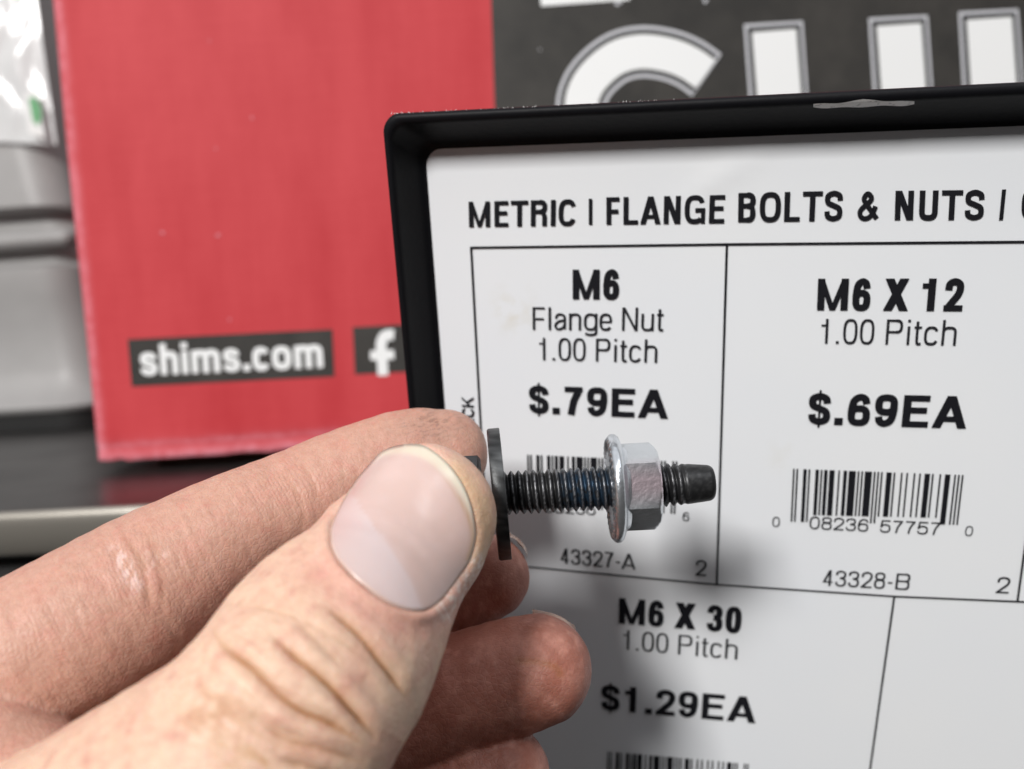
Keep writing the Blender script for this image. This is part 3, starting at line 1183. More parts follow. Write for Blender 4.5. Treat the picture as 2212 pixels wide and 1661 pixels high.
K = 72
th = np.linspace(0, 2 * math.pi, K, endpoint=False)
RM, RMIN, PITCH = 2.93, 2.36, 1.0
t_end = axis_len(1541)
t_thr = axis_len(1484)
ts = np.concatenate([np.arange(-1.2, t_thr, .07), np.linspace(t_thr, t_end - .9, 14)[1:], t_end - .9 + .9 * np.sin(np.radians(np.linspace(8, 90, 10)))])
rows, tin = [], []
for t in ts:
    ph = (t / PITCH + th / (2 * math.pi)) % 1.0
    tri = 1 - np.abs(ph - .5) * 2
    tri = np.clip((tri - .08) / .78, 0, 1)
    tri = tri ** .9
    taper = np.interp(t, [0, axis_len(1425), t_thr - 1, t_thr + .3, t_end - .9, t_end], [0, 0, .14, .22, .46, .5])
    dep = np.interp(t, [t_thr - 2.2, t_thr + .2], [1, 0])
    r = (RMIN + (RM - RMIN) * (tri * dep + (1 - dep) * .9)) - taper
    if t > t_end - .9:
        s = (t - (t_end - .9)) / .9
        r = r - .62 * (1 - math.sqrt(max(0, 1 - s * s)))
    pts = A0 + AX * t + np.outer(np.cos(th) * r, EV) + np.outer(np.sin(th) * r, EN)
    rows.append(pts)
    n1 = fbm(pts, 2.2, 3, 3)
    n2 = fbm(pts, 7.0, 2, 9)
    base = np.outer(.018 + .016 * n1, [1, 1, 1.05])
    worn_glint = np.clip((tri - .72) * 5, 0, 1) * np.clip((n2 - .40) * 5, 0, 1) * dep  # worn crests, paled further to stand in for glints
    base = base * (1 - worn_glint[:, None] * .9) + worn_glint[:, None] * np.array([.22, .22, .23]) * .9
    if t > t_thr - .5:
        w2 = np.clip((n1 - .46) * 3, 0, 1) * .5 * np.clip((n2 - .2) * 2, 0, 1)
        base = base * (1 - w2[:, None]) + w2[:, None] * np.array([.09, .09, .09])
    blue = np.clip(1 - abs(t - axis_len(1268)) / 4.2, 0, 1) ** .6 * np.clip((n1 - .34) * 5, 0, 1) * np.clip(.4 + .9 * (1 - tri), 0, 1)
    base = base * (1 - 0.6 * blue[:, None]) + 0.6 * blue[:, None] * np.array([.016, .065, .13])
    tin.append(base)
ring_grid('threaded_shank', np.array(rows), black_steel, bolt, (True, True), None, np.array(tin))
# hexagon head, mostly hidden in the fingers
hexa = np.radians(np.array([12 + 60 * i for i in range(6)]))
t_w0 = axis_len(1052)


def hex_rows(t0, t1, flat, ang0, cham, sides=12):
    """chamfered hexagonal prism as rings of points"""
    aa = np.linspace(0, 2 * math.pi, 6 * sides, endpoint=False)
    rr = flat / np.cos(((aa + math.pi / 6) % (math.pi / 3)) - math.pi / 6)
    Rc = flat / math.cos(math.pi / 6)
    out = []
    prof = [(t0, 0), (t0, .25)] if False else []
    rowspec = []
    for s in np.linspace(0, 1, 5):
        rowspec.append((t0 + s * cham[0], flat * .97 + (Rc - flat * .97) * (1 - (1 - s) ** 1.3) if cham[0] > 0 else Rc))
    rowspec.append((t0 + (t1 - t0) * .5, Rc))
    for s in np.linspace(1, 0, 5):
        rowspec.append((t1 - s * cham[1], flat * .97 + (Rc - flat * .97) * (1 - (1 - s) ** 1.3) if cham[1] > 0 else Rc))
    for (t, lim) in rowspec:
        r = np.minimum(rr, lim)
        a = aa + ang0
        out.append(A0 + AX * t + np.outer(np.sin(a) * r, EV) + np.outer(np.cos(a) * r, EN))
    return np.array(out)


hr = hex_rows(t_w0 - 5.0, t_w0 - .9, 5.0, math.radians(20), (.7, 0))
cc = np.outer(.03 + .03 * fbm(hr.reshape(-1, 3), 2.5, 3, 5), [1, 1, 1.05])
ring_grid('head', hr, black_steel, bolt, (True, True), 30, cc.reshape(hr.shape))
# captive washer, leaning slightly on the shank
wn_ = unit(V(1, -.096, .029))
Wc = P(1078, 1066, ZB)
w1 = unit(np.cross(wn_, V(0, 0, 1)))
w2 = np.cross(wn_, w1)
kk = 96
aa = np.linspace(0, 2 * math.pi, kk, endpoint=False)
WR = 141.5 / F * ZB
WT = 27.5 / F * ZB / 2
wp = [(-WT, 3.0), (-WT, (WR - .22)), (-WT * .9, WR - .10), (-WT * .7, WR), (WT * .86, WR), (WT * .97, WR - .04), (WT, WR - .10), (WT, 3.0)]
rows = np.array([Wc + wn_ * t + np.outer(np.cos(aa) * r, w1) + np.outer(np.sin(aa) * r, w2) for t, r in wp])
pp = rows.reshape(-1, 3)
nz_ = fbm(pp, 1.6, 4, 21)
cols = np.outer(.022 + .10 * np.clip((nz_ - .40) * 2.6, 0, 1), [1, 1.03, 1.06])
edge = np.isin(np.repeat(np.arange(len(wp)), kk), (2, 5))
cols[edge] += .05 * np.clip((fbm(pp[edge], 4, 2, 8)[:, None] - .3) * 3, 0, 1)
ring_grid('washer', rows, black_steel, bolt, (False, False), 40, cols.reshape(rows.shape))

nut = empty('flange_nut', None)
tag(nut, 'shiny zinc plated hex flange nut screwed onto the black bolt', 'nut')
tn0, tn1 = axis_len(1316), axis_len(1420)
FR = 116.0 / F * ZB
fp = [(0.18, 2.6), (.10, 4.9), (0.0, 5.4), (-.02, FR - .75), (.10, FR - .35), (.38, FR - .08), (.75, FR), (1.10, FR - .07), (1.40, FR - .32), (1.62, FR - .8), (1.85, 5.75), (2.1, 5.55), (2.4, 5.3)]
k2 = 144
a2 = np.linspace(0, 2 * math.pi, k2, endpoint=False)
rows = []
for i, (t, r) in enumerate(fp):
    ser = (.16 * np.clip(np.sin(a2 * 36) * 3, -1, 1) if i in (2, 3) else 0)
    rr = r + .05 * np.sin(a2 * 3 + 1) + .03 * np.sin(a2 * 7)
    rows.append(A0 + np.outer(tn0 + t + ser + 0 * a2, AX) + np.outer(np.cos(a2) * rr, EV) + np.outer(np.sin(a2) * rr, EN))
rows = np.array(rows)
nz_ = fbm(rows.reshape(-1, 3), 1.2, 3, 31)
zc = np.outer(.72 + .14 * nz_, [.95, .99, 1.04])
ring_grid('flange', rows, zinc, nut, (False, False), 50, zc.reshape(rows.shape))
hr = hex_rows(tn0 + 1.5, tn1, 5.02, math.radians(-8), (0, .75))
pp = hr.reshape(-1, 3)
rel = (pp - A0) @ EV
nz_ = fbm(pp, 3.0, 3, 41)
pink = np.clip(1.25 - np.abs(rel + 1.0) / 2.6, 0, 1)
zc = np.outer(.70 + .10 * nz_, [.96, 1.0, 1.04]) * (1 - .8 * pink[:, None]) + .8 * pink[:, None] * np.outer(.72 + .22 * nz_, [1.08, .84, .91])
hx = ring_grid('hex_body', hr, zinc, nut, (False, True), 30, zc.reshape(hr.shape))

# ------------------------------------------------------------------ hand
def nodes_of(spec):
    c = np.array([P(x, y, z) for x, y, z, r, q in spec])
    r = np.array([r * z / F for x, y, z, r, q in spec])
    q = np.array([q for x, y, z, r, q_ in spec for q in (q_,)])
    A = np.column_stack([c, r, q])
    return A


# picture x, y, depth, half width (picture units), flatness towards the viewer
THUMB = [(915, 1118, 97.0, 158, .70), (885, 1165, 96.0, 166, .74), (838, 1222, 94.0, 177, .78), (775, 1315, 90.0, 206, .82), (712, 1398, 86.0, 240, .86), (622, 1536, 80.5, 257, .95), (550, 1634, 79.0, 274, .98),
         (456, 1740, 78.0, 313, 1), (372, 1840, 78.0, 352, 1), (150, 2060, 80.0, 430, 1), (-150, 2330, 82.0, 520, 1), (-420, 2700, 80.0, 560, 1), (-800, 3300, 76.0, 620, 1)]
INDEX = [(953, 982, 121.8, 100, .92), (880, 993, 121.0, 110, .93), (775, 1031, 118.5, 117, .95), (640, 1094, 115.0, 124, .97), (528, 1142, 111.5, 131, 1), (370, 1243, 107.0, 163, 1), (255, 1318, 103.0, 180, 1), (110, 1400, 98.5, 186, 1),
         (-60, 1490, 95.5, 190, 1), (-300, 1640, 94.0, 215, 1), (-480, 1850, 95.0, 260, 1)]
MIDDLE = [(1052, 1246, 124.0, 92, .95), (1000, 1268, 124.0, 100, 1), (900, 1306, 123.0, 108, 1), (750, 1390, 121.0, 116, 1), (400, 1560, 116.0, 132, 1), (60, 1678, 109.0, 160, 1), (-250, 1820, 104.0, 185, 1), (-480, 2000, 102.0, 250, 1)]
RING = [(1160, 1446, 113.5, 118, .95), (1090, 1466, 113.5, 124, 1), (1000, 1498, 113.5, 130, 1), (880, 1540, 114.0, 138, 1), (600, 1650, 114.0, 146, 1), (200, 1830, 112.0, 160, 1), (-250, 2000, 106.0, 190, 1)]
LITTLE = [(1086, 1672, 111.0, 101, .95), (1020, 1690, 111.0, 108, 1), (900, 1722, 112.0, 114, 1), (640, 1810, 112.0, 124, 1), (250, 1980, 110.0, 145, 1), (-200, 2140, 106.0, 190, 1)]
WEB = [(-260, 1545, 90.0, 165, 1), (-150, 1600, 88.0, 153, 1), (-10, 1672, 87.0, 150, 1), (120, 1742, 88.0, 150, 1), (350, 1900, 92.0, 175, 1)]
PALM = [(-330, 1760, 104.0, 330, 1), (-300, 2050, 104.0, 400, 1), (-330, 2350, 98.0, 440, 1)]
DIGITS = dict(thumb=THUMB, index=INDEX, middle=MIDDLE, ring=RING, little=LITTLE, palm=PALM, web=WEB)
FLAT_N = {'thumb': unit(V(-.12, -.12, -1)), 'index': unit(V(0, -.2, -1))}
VOX = 0.42
LO, HI = V(-135, 0, 50), V(16, 135, 138)


def sub_nodes(A, step):
    out = catmull(A, 8)
    keep = [out[0]]
    for p in out[1:]:
        if np.linalg.norm(p[:3] - keep[-1][:3]) >= step:
            keep.append(p)
    keep.append(out[-1])
    return np.array(keep)


def seg_field(pts, a, b, n):
    d = b[:3] - a[:3]
    L2 = d @ d + 1e-9
    rel = pts - a[:3]
    t = np.clip((rel @ d) / L2, 0, 1)
    r = a[3] + (b[3] - a[3]) * t
    q = a[4] + (b[4] - a[4]) * t
    off = rel - t[..., None] * d
    if n is not None:
        dn = off @ n
        off = off + (dn * (1 / q - 1))[..., None] * n
        ln = np.sqrt((off ** 2).sum(-1))
        g = 1 / np.sqrt(1 + ((1 / q) ** 2 - 1) * (dn / q / (ln + 1e-6)) ** 2)
        return (ln - r) * g
    return np.sqrt((off ** 2).sum(-1)) - r


SUBS = {k: sub_nodes(nodes_of(v), 3.0 if k != 'palm' else 8.0) for k, v in DIGITS.items()}


def digit_dist(name, pts):
    S = SUBS[name]
    out = np.full(len(pts), 99.0)
    for a, b in zip(S[:-1], S[1:]):
        m = np.linalg.norm(pts - (a[:3] + b[:3]) / 2, axis=1) < max(a[3], b[3]) + 8
        if m.any():
            out[m] = np.minimum(out[m], seg_field(pts[m], a, b, FLAT_N.get(name)))
    return out


dims = np.ceil((HI - LO) / VOX).astype(int)
gx, gy, gz = [LO[i] + np.arange(dims[i]) * VOX for i in range(3)]


def digit_grid(name):
    out = np.full(dims, 9.0, np.float32)
    S = SUBS[name]
    for a, b in zip(S[:-1], S[1:]):
        R_ = max(a[3], b[3]) + 3.5
        lo = np.minimum(a[:3], b[:3]) - R_
        hi = np.maximum(a[:3], b[:3]) + R_
        i0 = np.clip(np.floor((lo - LO) / VOX).astype(int), 0, dims)
        i1 = np.clip(np.ceil((hi - LO) / VOX).astype(int), 0, dims)
        if (i1 - i0).min() <= 0:
            continue
        X, Y, Z = np.meshgrid(gx[i0[0]:i1[0]], gy[i0[1]:i1[1]], gz[i0[2]:i1[2]], indexing='ij')
        pts = np.stack([X, Y, Z], -1).reshape(-1, 3)
        d = seg_field(pts, a, b, FLAT_N.get(name)).reshape(X.shape).astype(np.float32)
        sl = tuple(slice(i0[k], i1[k]) for k in range(3))
        cur = out[sl]
        k = 1.2                                           # soft joints inside one digit
        h = np.clip(.5 + .5 * (cur - d) / k, 0, 1)
        out[sl] = cur * (1 - h) + d * h - k * .25 * h * (1 - h)
    return out


def smin(a, b, k):
    h = np.clip(.5 + .5 * (b - a) / k, 0, 1)
    return b * (1 - h) + a * h - k * h * (1 - h)


field = digit_grid('palm')
for nm, k in (('index', .5), ('middle', .4), ('ring', .4), ('little', .4), ('web', .5), ('thumb', .5)):
    g = digit_grid(nm)
    X = gx[:, None, None]
    kk_ = np.clip(k + (-68 - X) * .35, k, 7.0)            # digits melt into the palm off to the left
    field = smin(field, g, kk_.astype(np.float32))
    del g
# bolt head and washer press small flats into the pads
def dent(c, ax, r, half, depth):
    i0 = np.clip(np.floor((c - r - half - 2 - LO) / VOX).astype(int), 0, dims)
    i1 = np.clip(np.ceil((c + r + half + 2 - LO) / VOX).astype(int), 0, dims)
    X, Y, Z = np.meshgrid(gx[i0[0]:i1[0]], gy[i0[1]:i1[1]], gz[i0[2]:i1[2]], indexing='ij')
    pts = np.stack([X, Y, Z], -1) - c
    t = pts @ ax
    rad = np.sqrt(np.maximum((pts ** 2).sum(-1) - t * t, 0))
    d = np.maximum(rad - r, np.abs(t) - half)
    sl = tuple(slice(i0[k], i1[k]) for k in range(3))
    field[sl] = -smin(-field[sl], (d).astype(np.float32), .8)


dent(A0 + AX * (t_w0 - 3.0), AX, 5.6, 2.3, 0)
dent(Wc, wn_, WR + .05, WT + .05, 0)


def surface_nets(f):
    s = f < 0
    nx, ny, nz_ = f.shape
    c = [f[i:nx - 1 + i, j:ny - 1 + j, k:nz_ - 1 + k] for i in (0, 1) for j in (0, 1) for k in (0, 1)]
    cs_ = [s[i:nx - 1 + i, j:ny - 1 + j, k:nz_ - 1 + k] for i in (0, 1) for j in (0, 1) for k in (0, 1)]
    cnt = sum(x.astype(np.int8) for x in cs_)
    act = (cnt > 0) & (cnt < 8)
    idx = np.argwhere(act)
    vals = np.stack([x[act] for x in c], 1)
    offs = np.array([(i, j, k) for i in (0, 1) for j in (0, 1) for k in (0, 1)], float)
    pos = np.zeros((len(idx), 3))
    num = np.zeros(len(idx))
    for a in range(8):
        for b in range(a + 1, 8):
            if np.abs(offs[a] - offs[b]).sum() == 1:
                va, vb = vals[:, a], vals[:, b]
                m = (va < 0) != (vb < 0)
                t = va[m] / (va[m] - vb[m])
                pos[m] += offs[a] + (offs[b] - offs[a]) * t[:, None]
                num[m] += 1
    pos = pos / num[:, None] + idx
    vid = np.full(act.shape, -1, np.int64)
    vid[act] = np.arange(len(idx))
    quads = []
    for ax in range(3):
        o1, o2 = [(1, 2), (2, 0), (0, 1)][ax]
        sh = [slice(1, -1)] * 3
        a_sl = [slice(1, n - 1) for n in f.shape]
        b_sl = list(a_sl)
        a_sl[ax] = slice(0, f.shape[ax] - 1)
        b_sl[ax] = slice(1, f.shape[ax])
        sa, sb = s[tuple(a_sl)], s[tuple(b_sl)]
        e = np.argwhere(sa != sb)
        flip = sa[tuple(e.T)]
        base = e.copy()
        for o in (o1, o2):
            base[:, o] += 1
        def vv(d1, d2):
            q = base.copy()
            q[:, o1] -= d1
            q[:, o2] -= d2
            return vid[q[:, 0], q[:, 1], q[:, 2]]
        q = np.stack([vv(0, 0), vv(1, 0), vv(1, 1), vv(0, 1)], 1)
        q[~flip] = q[~flip][:, ::-1]
        quads.append(q)
    q = np.vstack(quads)
    return pos, q[(q >= 0).all(1)]


for _ax in range(3):                                      # close the wrist where the model ends
    _sl = [slice(None)] * 3
    for _e in (0, -1):
        _sl[_ax] = _e
        field[tuple(_sl)] = np.maximum(field[tuple(_sl)], .4)
hp, hq = surface_nets(field)
hpos = LO + hp * VOX


def sample(fld, p):
    q = (p - LO) / VOX
    i = np.clip(np.floor(q).astype(int), 0, np.array(fld.shape) - 2)
    f = q - i
    out = 0
    for dx in (0, 1):
        for dy in (0, 1):
            for dz in (0, 1):
                w = (f[:, 0] if dx else 1 - f[:, 0]) * (f[:, 1] if dy else 1 - f[:, 1]) * (f[:, 2] if dz else 1 - f[:, 2])
                out = out + w * fld[i[:, 0] + dx, i[:, 1] + dy, i[:, 2] + dz]
    return out


def grad(p, e=.5):
    g = np.stack([sample(field, p + d) - sample(field, p - d) for d in np.eye(3) * e], 1)
    return g / (np.linalg.norm(g, axis=1, keepdims=True) + 1e-9)




def subdivide(p, q):
    e = np.sort(np.vstack([q[:, [0, 1]], q[:, [1, 2]], q[:, [2, 3]], q[:, [3, 0]]]), 1)
    key = e[:, 0] * len(p) + e[:, 1]
    uq, inv = np.unique(key, return_inverse=True)
    ep = (p[uq // len(p)] + p[uq % len(p)]) / 2
    fp_ = p[q].mean(1)
    n, ne, nf = len(p), len(uq), len(q)
    ei = inv.reshape(4, nf) + n
    fi = np.arange(nf) + n + ne
    qs = [np.stack([q[:, k], ei[k], fi, ei[k - 1]], 1) for k in range(4)]
    return np.vstack([p, ep, fp_]), np.vstack(qs)




def smooth_verts(p, q, it, lam=.5):
    n = len(p)
    e = np.vstack([q[:, [0, 1]], q[:, [1, 2]], q[:, [2, 3]], q[:, [3, 0]]])
    e = np.vstack([e, e[:, ::-1]])
    deg = np.bincount(e[:, 0], minlength=n)[:, None]
    for _ in range(it):
        acc = np.stack([np.bincount(e[:, 0], p[e[:, 1], k], n) for k in range(3)], 1)
        p = p + lam * (acc / np.maximum(deg, 1) - p)
    return p


hpos = smooth_verts(hpos, hq, 2, .5)
hpos, hq = subdivide(hpos, hq)
hpos = smooth_verts(hpos, hq, 2, .5)
hnrm = grad(hpos)
dn = {k: digit_dist(k, hpos) for k in ('thumb', 'index', 'middle', 'ring', 'little', 'web')}
names = list(dn)
which = np.argmin(np.stack([dn[k] for k in names], 1), 1)
isd = {k: (which == i) for i, k in enumerate(names)}
facing = np.clip(-(hnrm * hpos / np.linalg.norm(hpos, axis=1, keepdims=True)).sum(1), -1, 1)
pix = np.stack([hpos[:, 0] / hpos[:, 2] * F + CX, hpos[:, 1] / hpos[:, 2] * F + CY], 1)   # where features were measured
front = np.clip(facing * 4, 0, 1)


def poly_dist(p, line):
    best = np.full(len(p), 1e9)
    tt = np.zeros(len(p))
    line = np.asarray(line, float)
    acc = 0
    tot = np.linalg.norm(np.diff(line, axis=0), axis=1).sum()
    sgn = np.zeros(len(p))
    for a, b in zip(line[:-1], line[1:]):
        d = b - a
        L = np.linalg.norm(d)
        t = np.clip(((p - a) @ d) / (L * L), 0, 1)
        v = p - a - t[:, None] * d
        ds = np.hypot(v[:, 0], v[:, 1])
        m = ds < best
        best[m] = ds[m]
        tt[m] = (acc + t[m] * L) / tot
        sgn[m] = np.sign(d[0] * v[m, 1] - d[1] * v[m, 0])
        acc += L
    return best, tt, sgn


disp = np.zeros(len(hpos))
T = isd['thumb'] & (facing > -.2)
I_ = isd['index'] & (facing > -.3)
crease = np.zeros(len(hpos))                 # brown pigment collected in the folds
THUMB_FOLDS = [
    ([(500, 1306), (576, 1314), (650, 1340), (693, 1361), (771, 1409), (800, 1440)], .10, .2),
    ([(705, 1312), (745, 1342), (780, 1374), (815, 1418), (849, 1461), (880, 1512)], .34, .8),
    ([(588, 1374), (620, 1400), (650, 1426), (711, 1478), (763, 1535), (815, 1600)], .42, 1.0),
    ([(462, 1366), (480, 1392), (498, 1409), (546, 1444), (598, 1496), (650, 1535), (719, 1565), (790, 1612)], .40, .9),
    ([(560, 1560), (628, 1600), (693, 1617), (790, 1650)], .22, .5),
    ([(600, 1640), (680, 1662), (760, 1690)], .25, .5),
    ([(640, 1340), (690, 1392), (740, 1440)], .10, .25),
    ([(520, 1530), (600, 1575), (680, 1600)], .12, .25)]
for line, dep, pig in THUMB_FOLDS:
    ln = catmull(np.array(line, float), 6)
    ds, tt, sg = poly_dist(pix[T], ln)
    env = np.clip(np.sin(np.pi * np.clip(tt * .94 + .03, 0, 1)) * 1.6, 0, 1)
    wv = 1 + .15 * np.sin(tt * 11)
    disp[T] -= dep * env * wv * (.9 * np.exp(-(ds / 4.5) ** 2) + .6 * np.exp(-(ds / 18) ** 2))
    disp[T] += dep * .45 * env * np.exp(-((ds - 30) / 16) ** 2)
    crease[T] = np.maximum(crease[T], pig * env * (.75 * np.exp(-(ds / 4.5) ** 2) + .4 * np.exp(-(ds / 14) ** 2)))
# nail outline: skin swells round the nail, drops under it
NAIL = [(715, 1161), (717.5, 1186), (737, 1220), (776, 1259.4), (820, 1293.7), (859.5, 1313.3), (898.7, 1320.6), (928, 1313.3), (957.5, 1288.8), (986.9, 1249.6), (1014, 1210), (1026, 1161), (1022, 1122), (1012, 1083),
        (994, 1044), (965, 1006), (928, 976), (898.7, 966), (859.5, 968), (825.2, 980), (795.8, 1009.6), (766.5, 1044), (737, 1093), (717.5, 1137)]
NAILC = catmull(NAIL, 5, True)


def inside(p, poly):
    x, y = p[:, 0], p[:, 1]
    c = np.zeros(len(p), bool)
    n = len(poly)
    for i in range(n):
        x0, y0 = poly[i]
        x1, y1 = poly[(i + 1) % n]
        m = (y0 > y) != (y1 > y)
        with np.errstate(divide='ignore', invalid='ignore'):
            xi = (x1 - x0) * (y - y0) / (y1 - y0) + x0
        c ^= m & (x < xi)
    return c


dsn, ttn, _s = poly_dist(pix, np.vstack([NAILC, NAILC[:1]]))
inn = inside(pix, NAILC)
sd = np.where(inn, -dsn, dsn)
ncen = NAILC.mean(0)
# the free edge stands clear of the skin, the sides and the root are bedded in it
axd = unit(V(.5, -.866))
along_n = ((pix - ncen) @ axd) / 175.0
bed = np.clip(.55 - along_n, 0, 1)
mT = T & (facing > 0)
swell = .42 * np.exp(-((sd - 13) / 15) ** 2) * (.35 + .65 * bed) * (sd > -4)
sink = -1.1 / (1 + np.exp(np.clip((sd + 6) / 3.0, -30, 30)))
disp += np.where(mT, swell + sink, 0)
# index: fold lines at the joints, dry ridges
for line, dep, pig, wdt in (([(258, 1150), (300, 1200), (318, 1262), (322, 1330)], .16, .2, 9), ([(300, 1130), (336, 1190), (352, 1260), (350, 1330)], .10, .15, 8), ([(226, 1168), (262, 1220), (285, 1285)], .08, .1, 8),
                            ([(600, 1010), (640, 1062), (655, 1110), (650, 1150)], .10, .12, 8), ([(640, 990), (676, 1040), (690, 1090)], .10, .12, 7), ([(0, 1515), (69, 1552), (182, 1610)], .12, .3, 8)):
    ds, tt, sg = poly_dist(pix[I_], catmull(np.array(line, float), 6))
    env = np.clip(np.sin(np.pi * np.clip(tt, 0.02, .98)) * 1.6, 0, 1)
    disp[I_] -= dep * env * np.exp(-(ds / wdt) ** 2)
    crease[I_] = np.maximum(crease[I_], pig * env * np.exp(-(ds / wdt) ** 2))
# ring finger pad crease
Rg = isd['ring'] & (facing > 0)
ds, tt, sg = poly_dist(pix[Rg], catmull(np.array([(1120, 1428), (1170, 1432), (1200, 1442), (1210, 1456)], float), 6))
disp[Rg] -= .07 * np.exp(-(ds / 5) ** 2)
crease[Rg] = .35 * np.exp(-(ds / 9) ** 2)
# general unevenness
big = fbm(hpos, .16, 3, 51) - .5
med = fbm(hpos, .55, 3, 61) - .5
_wa, _wb = pix @ V(.85, .52), pix @ V(-.52, .85)
wr_f = fbm(np.column_stack([_wa * .02, _wb * .11, 0 * _wa]), 1.0, 3, 161) - .5
knuck = np.clip(1.35 - np.hypot((pix[:, 0] - 590) / 260, (pix[:, 1] - 1530) / 210), 0, 1) * isd['thumb']
disp += .22 * wr_f * knuck
_ia, _ib = pix @ V(.88, -.47), pix @ V(.47, .88)
ix_f = fbm(np.column_stack([_ia * .075 + .5 * np.sin(_ib * .02), _ib * .016, 0 * _ia]), 1.0, 3, 181) - .5
disp += .13 * ix_f * isd['index'] * np.clip(front, 0, 1)
disp += .40 * big + .10 * med
disp += .04 * (fbm(hpos, 1.8, 2, 71) - .5)
hpos2 = hpos + hnrm * disp[:, None]
hpos2 = smooth_verts(hpos2, hq, 1, .35)

# skin colour: real pigment, blood, dirt, and painted shade on the curled fingers
c_thumb = V(.70, .48, .355)
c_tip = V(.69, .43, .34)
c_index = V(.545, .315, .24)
c_shaded = V(.36, .14, .10)  # shade under the thumb put into the curled fingers' colour
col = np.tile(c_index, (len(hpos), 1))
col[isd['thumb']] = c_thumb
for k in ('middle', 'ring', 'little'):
    col[isd[k]] = c_shaded


def blend(mask, c, amt):
    global col
    a = np.clip(amt, 0, 1)[:, None] * mask[:, None]
    col = col * (1 - a) + np.asarray(c) * a


mott = fbm(hpos, .35, 4, 81)
mott2 = fbm(hpos, 1.3, 3, 91)
one = np.ones(len(hpos))
blend(one, V(.60, .30, .235), (mott - .48) * 1.2)
blend(one, V(.56, .27, .21), (fbm(hpos, .9, 3, 171) - .52) * 2.0)
blend(isd['thumb'] * 1., V(.72, .525, .385), (.52 - mott) * 1.6)
# thumb tip redder round the nail, yellow callus at the edge
near = np.exp(-(np.maximum(sd, 0) / 60) ** 2)
blend(isd['thumb'] * 1., c_tip, near * .65)
red_ = fbm(hpos, .8, 3, 141)
blend(isd['thumb'] * 1., V(.68, .36, .30), np.clip((red_ - .5) * 2.2, 0, 1) * np.exp(-(np.maximum(sd, 0) / 110) ** 2) * .7)
d_, _, _ = poly_dist(pix, [(700, 1235), (745, 1270), (800, 1320), (860, 1350), (930, 1350), (990, 1300)])
blend(isd['thumb'] * 1., V(.60, .27, .22), np.exp(-(d_ / 40) ** 2) * .45)
d_, _, _ = poly_dist(pix, [(985, 1020), (1040, 1090), (1052, 1150), (1040, 1200)])
blend(isd['thumb'] * 1., V(.58, .40, .22), np.exp(-(d_ / 26) ** 2) * .6)
# dry white skin at the lower right of the nail
d_, _, _ = poly_dist(pix, [(960, 1320), (1000, 1275), (1035, 1215)])
blend(isd['thumb'] * 1., V(.84, .72, .66), np.exp(-(d_ / 24) ** 2) * np.clip((fbm(hpos, 2.2, 3, 151) - .40) * 5, 0, 1) * .9)
# age spots over the knuckle
d_ = np.hypot((pix[:, 0] - 470) / 95, (pix[:, 1] - 1545) / 70)
_wa, _wb = pix @ V(.85, .52), pix @ V(-.52, .85)
sp_ = .55 * fbm(np.column_stack([_wa * .018, _wb * .05, 0 * _wa]), 1.0, 4, 101) + .45 * fbm(np.column_stack([_wa * .03, _wb * .03, 0 * _wa]), 1.0, 3, 102)
blend(isd['thumb'] * 1., V(.46, .23, .115), np.clip(1.25 - d_, 0, 1) * np.clip((sp_ - .45) * 7, 0, 1) * .75)
d_ = np.hypot((pix[:, 0] - 560) / 120, (pix[:, 1] - 1640) / 60)
blend(isd['thumb'] * 1., V(.46, .24, .10), np.clip(1.2 - d_, 0, 1) * np.clip((sp_ - .46) * 6, 0, 1) * .65)
# pigment in folds
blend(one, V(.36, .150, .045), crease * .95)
# grime in the ridges of the forefinger tip and the joint
ridge = fbm(np.column_stack([pix[:, 0] * .10 - pix[:, 1] * .03, pix[:, 1] * .30 + pix[:, 0] * .08, 0 * pix[:, 0]]), 1.0, 3, 111)
d_ = np.hypot((pix[:, 0] - 935) / 85, (pix[:, 1] - 918) / 38)
blend(isd['index'] * 1., V(.17, .10, .075), np.clip(1.15 - d_, 0, 1) * np.clip((ridge - .52) * 7, 0, 1) * .75)
d_ = np.hypot((pix[:, 0] - 935) / 100, (pix[:, 1] - 925) / 50)
blend(isd['index'] * 1., V(.36, .20, .15), np.clip(1.2 - d_, 0, 1) * .5)
# dry white patch at the forefinger joint
d_, _, _ = poly_dist(pix, [(255, 1190), (275, 1225), (292, 1262)])
fl_ = fbm(np.column_stack([pix[:, 0] * .13, pix[:, 1] * .05, 0 * pix[:, 0]]), 1.0, 3, 121)
blend(isd['index'] * 1., V(.80, .62, .58), np.exp(-(d_ / 16) ** 2) * np.clip((fl_ - .40) * 5, 0, 1) * .8)
d_ = np.hypot((pix[:, 0] - 330) / 170, (pix[:, 1] - 1215) / 55)
blend(isd['index'] * 1., V(.74, .52, .46), np.clip(1 - d_, 0, 1) * np.clip((fl_ - .58) * 7, 0, 1) * .5)
# fine-line strength: across the forefinger near its joints
lm = np.zeros(len(hpos))
for cx_, cy_, rx_, ry_ in ((300, 1240, 170, 110), (640, 1060, 170, 80), (90, 1420, 150, 110)):
    lm = np.maximum(lm, np.clip(1.3 - np.hypot((pix[:, 0] - cx_) / rx_, (pix[:, 1] - cy_) / ry_), 0, 1))
lm = lm * isd['index']
ax_i = unit(P(75, 1412, 98) - P(775, 1031, 118.5))
alng = hpos @ ax_i
ax_t = unit(P(560, 1570, 80) - P(885, 1165, 96))
alng = np.where(isd['thumb'], hpos @ ax_t, alng)
lm = np.where(isd['thumb'], .35, lm)

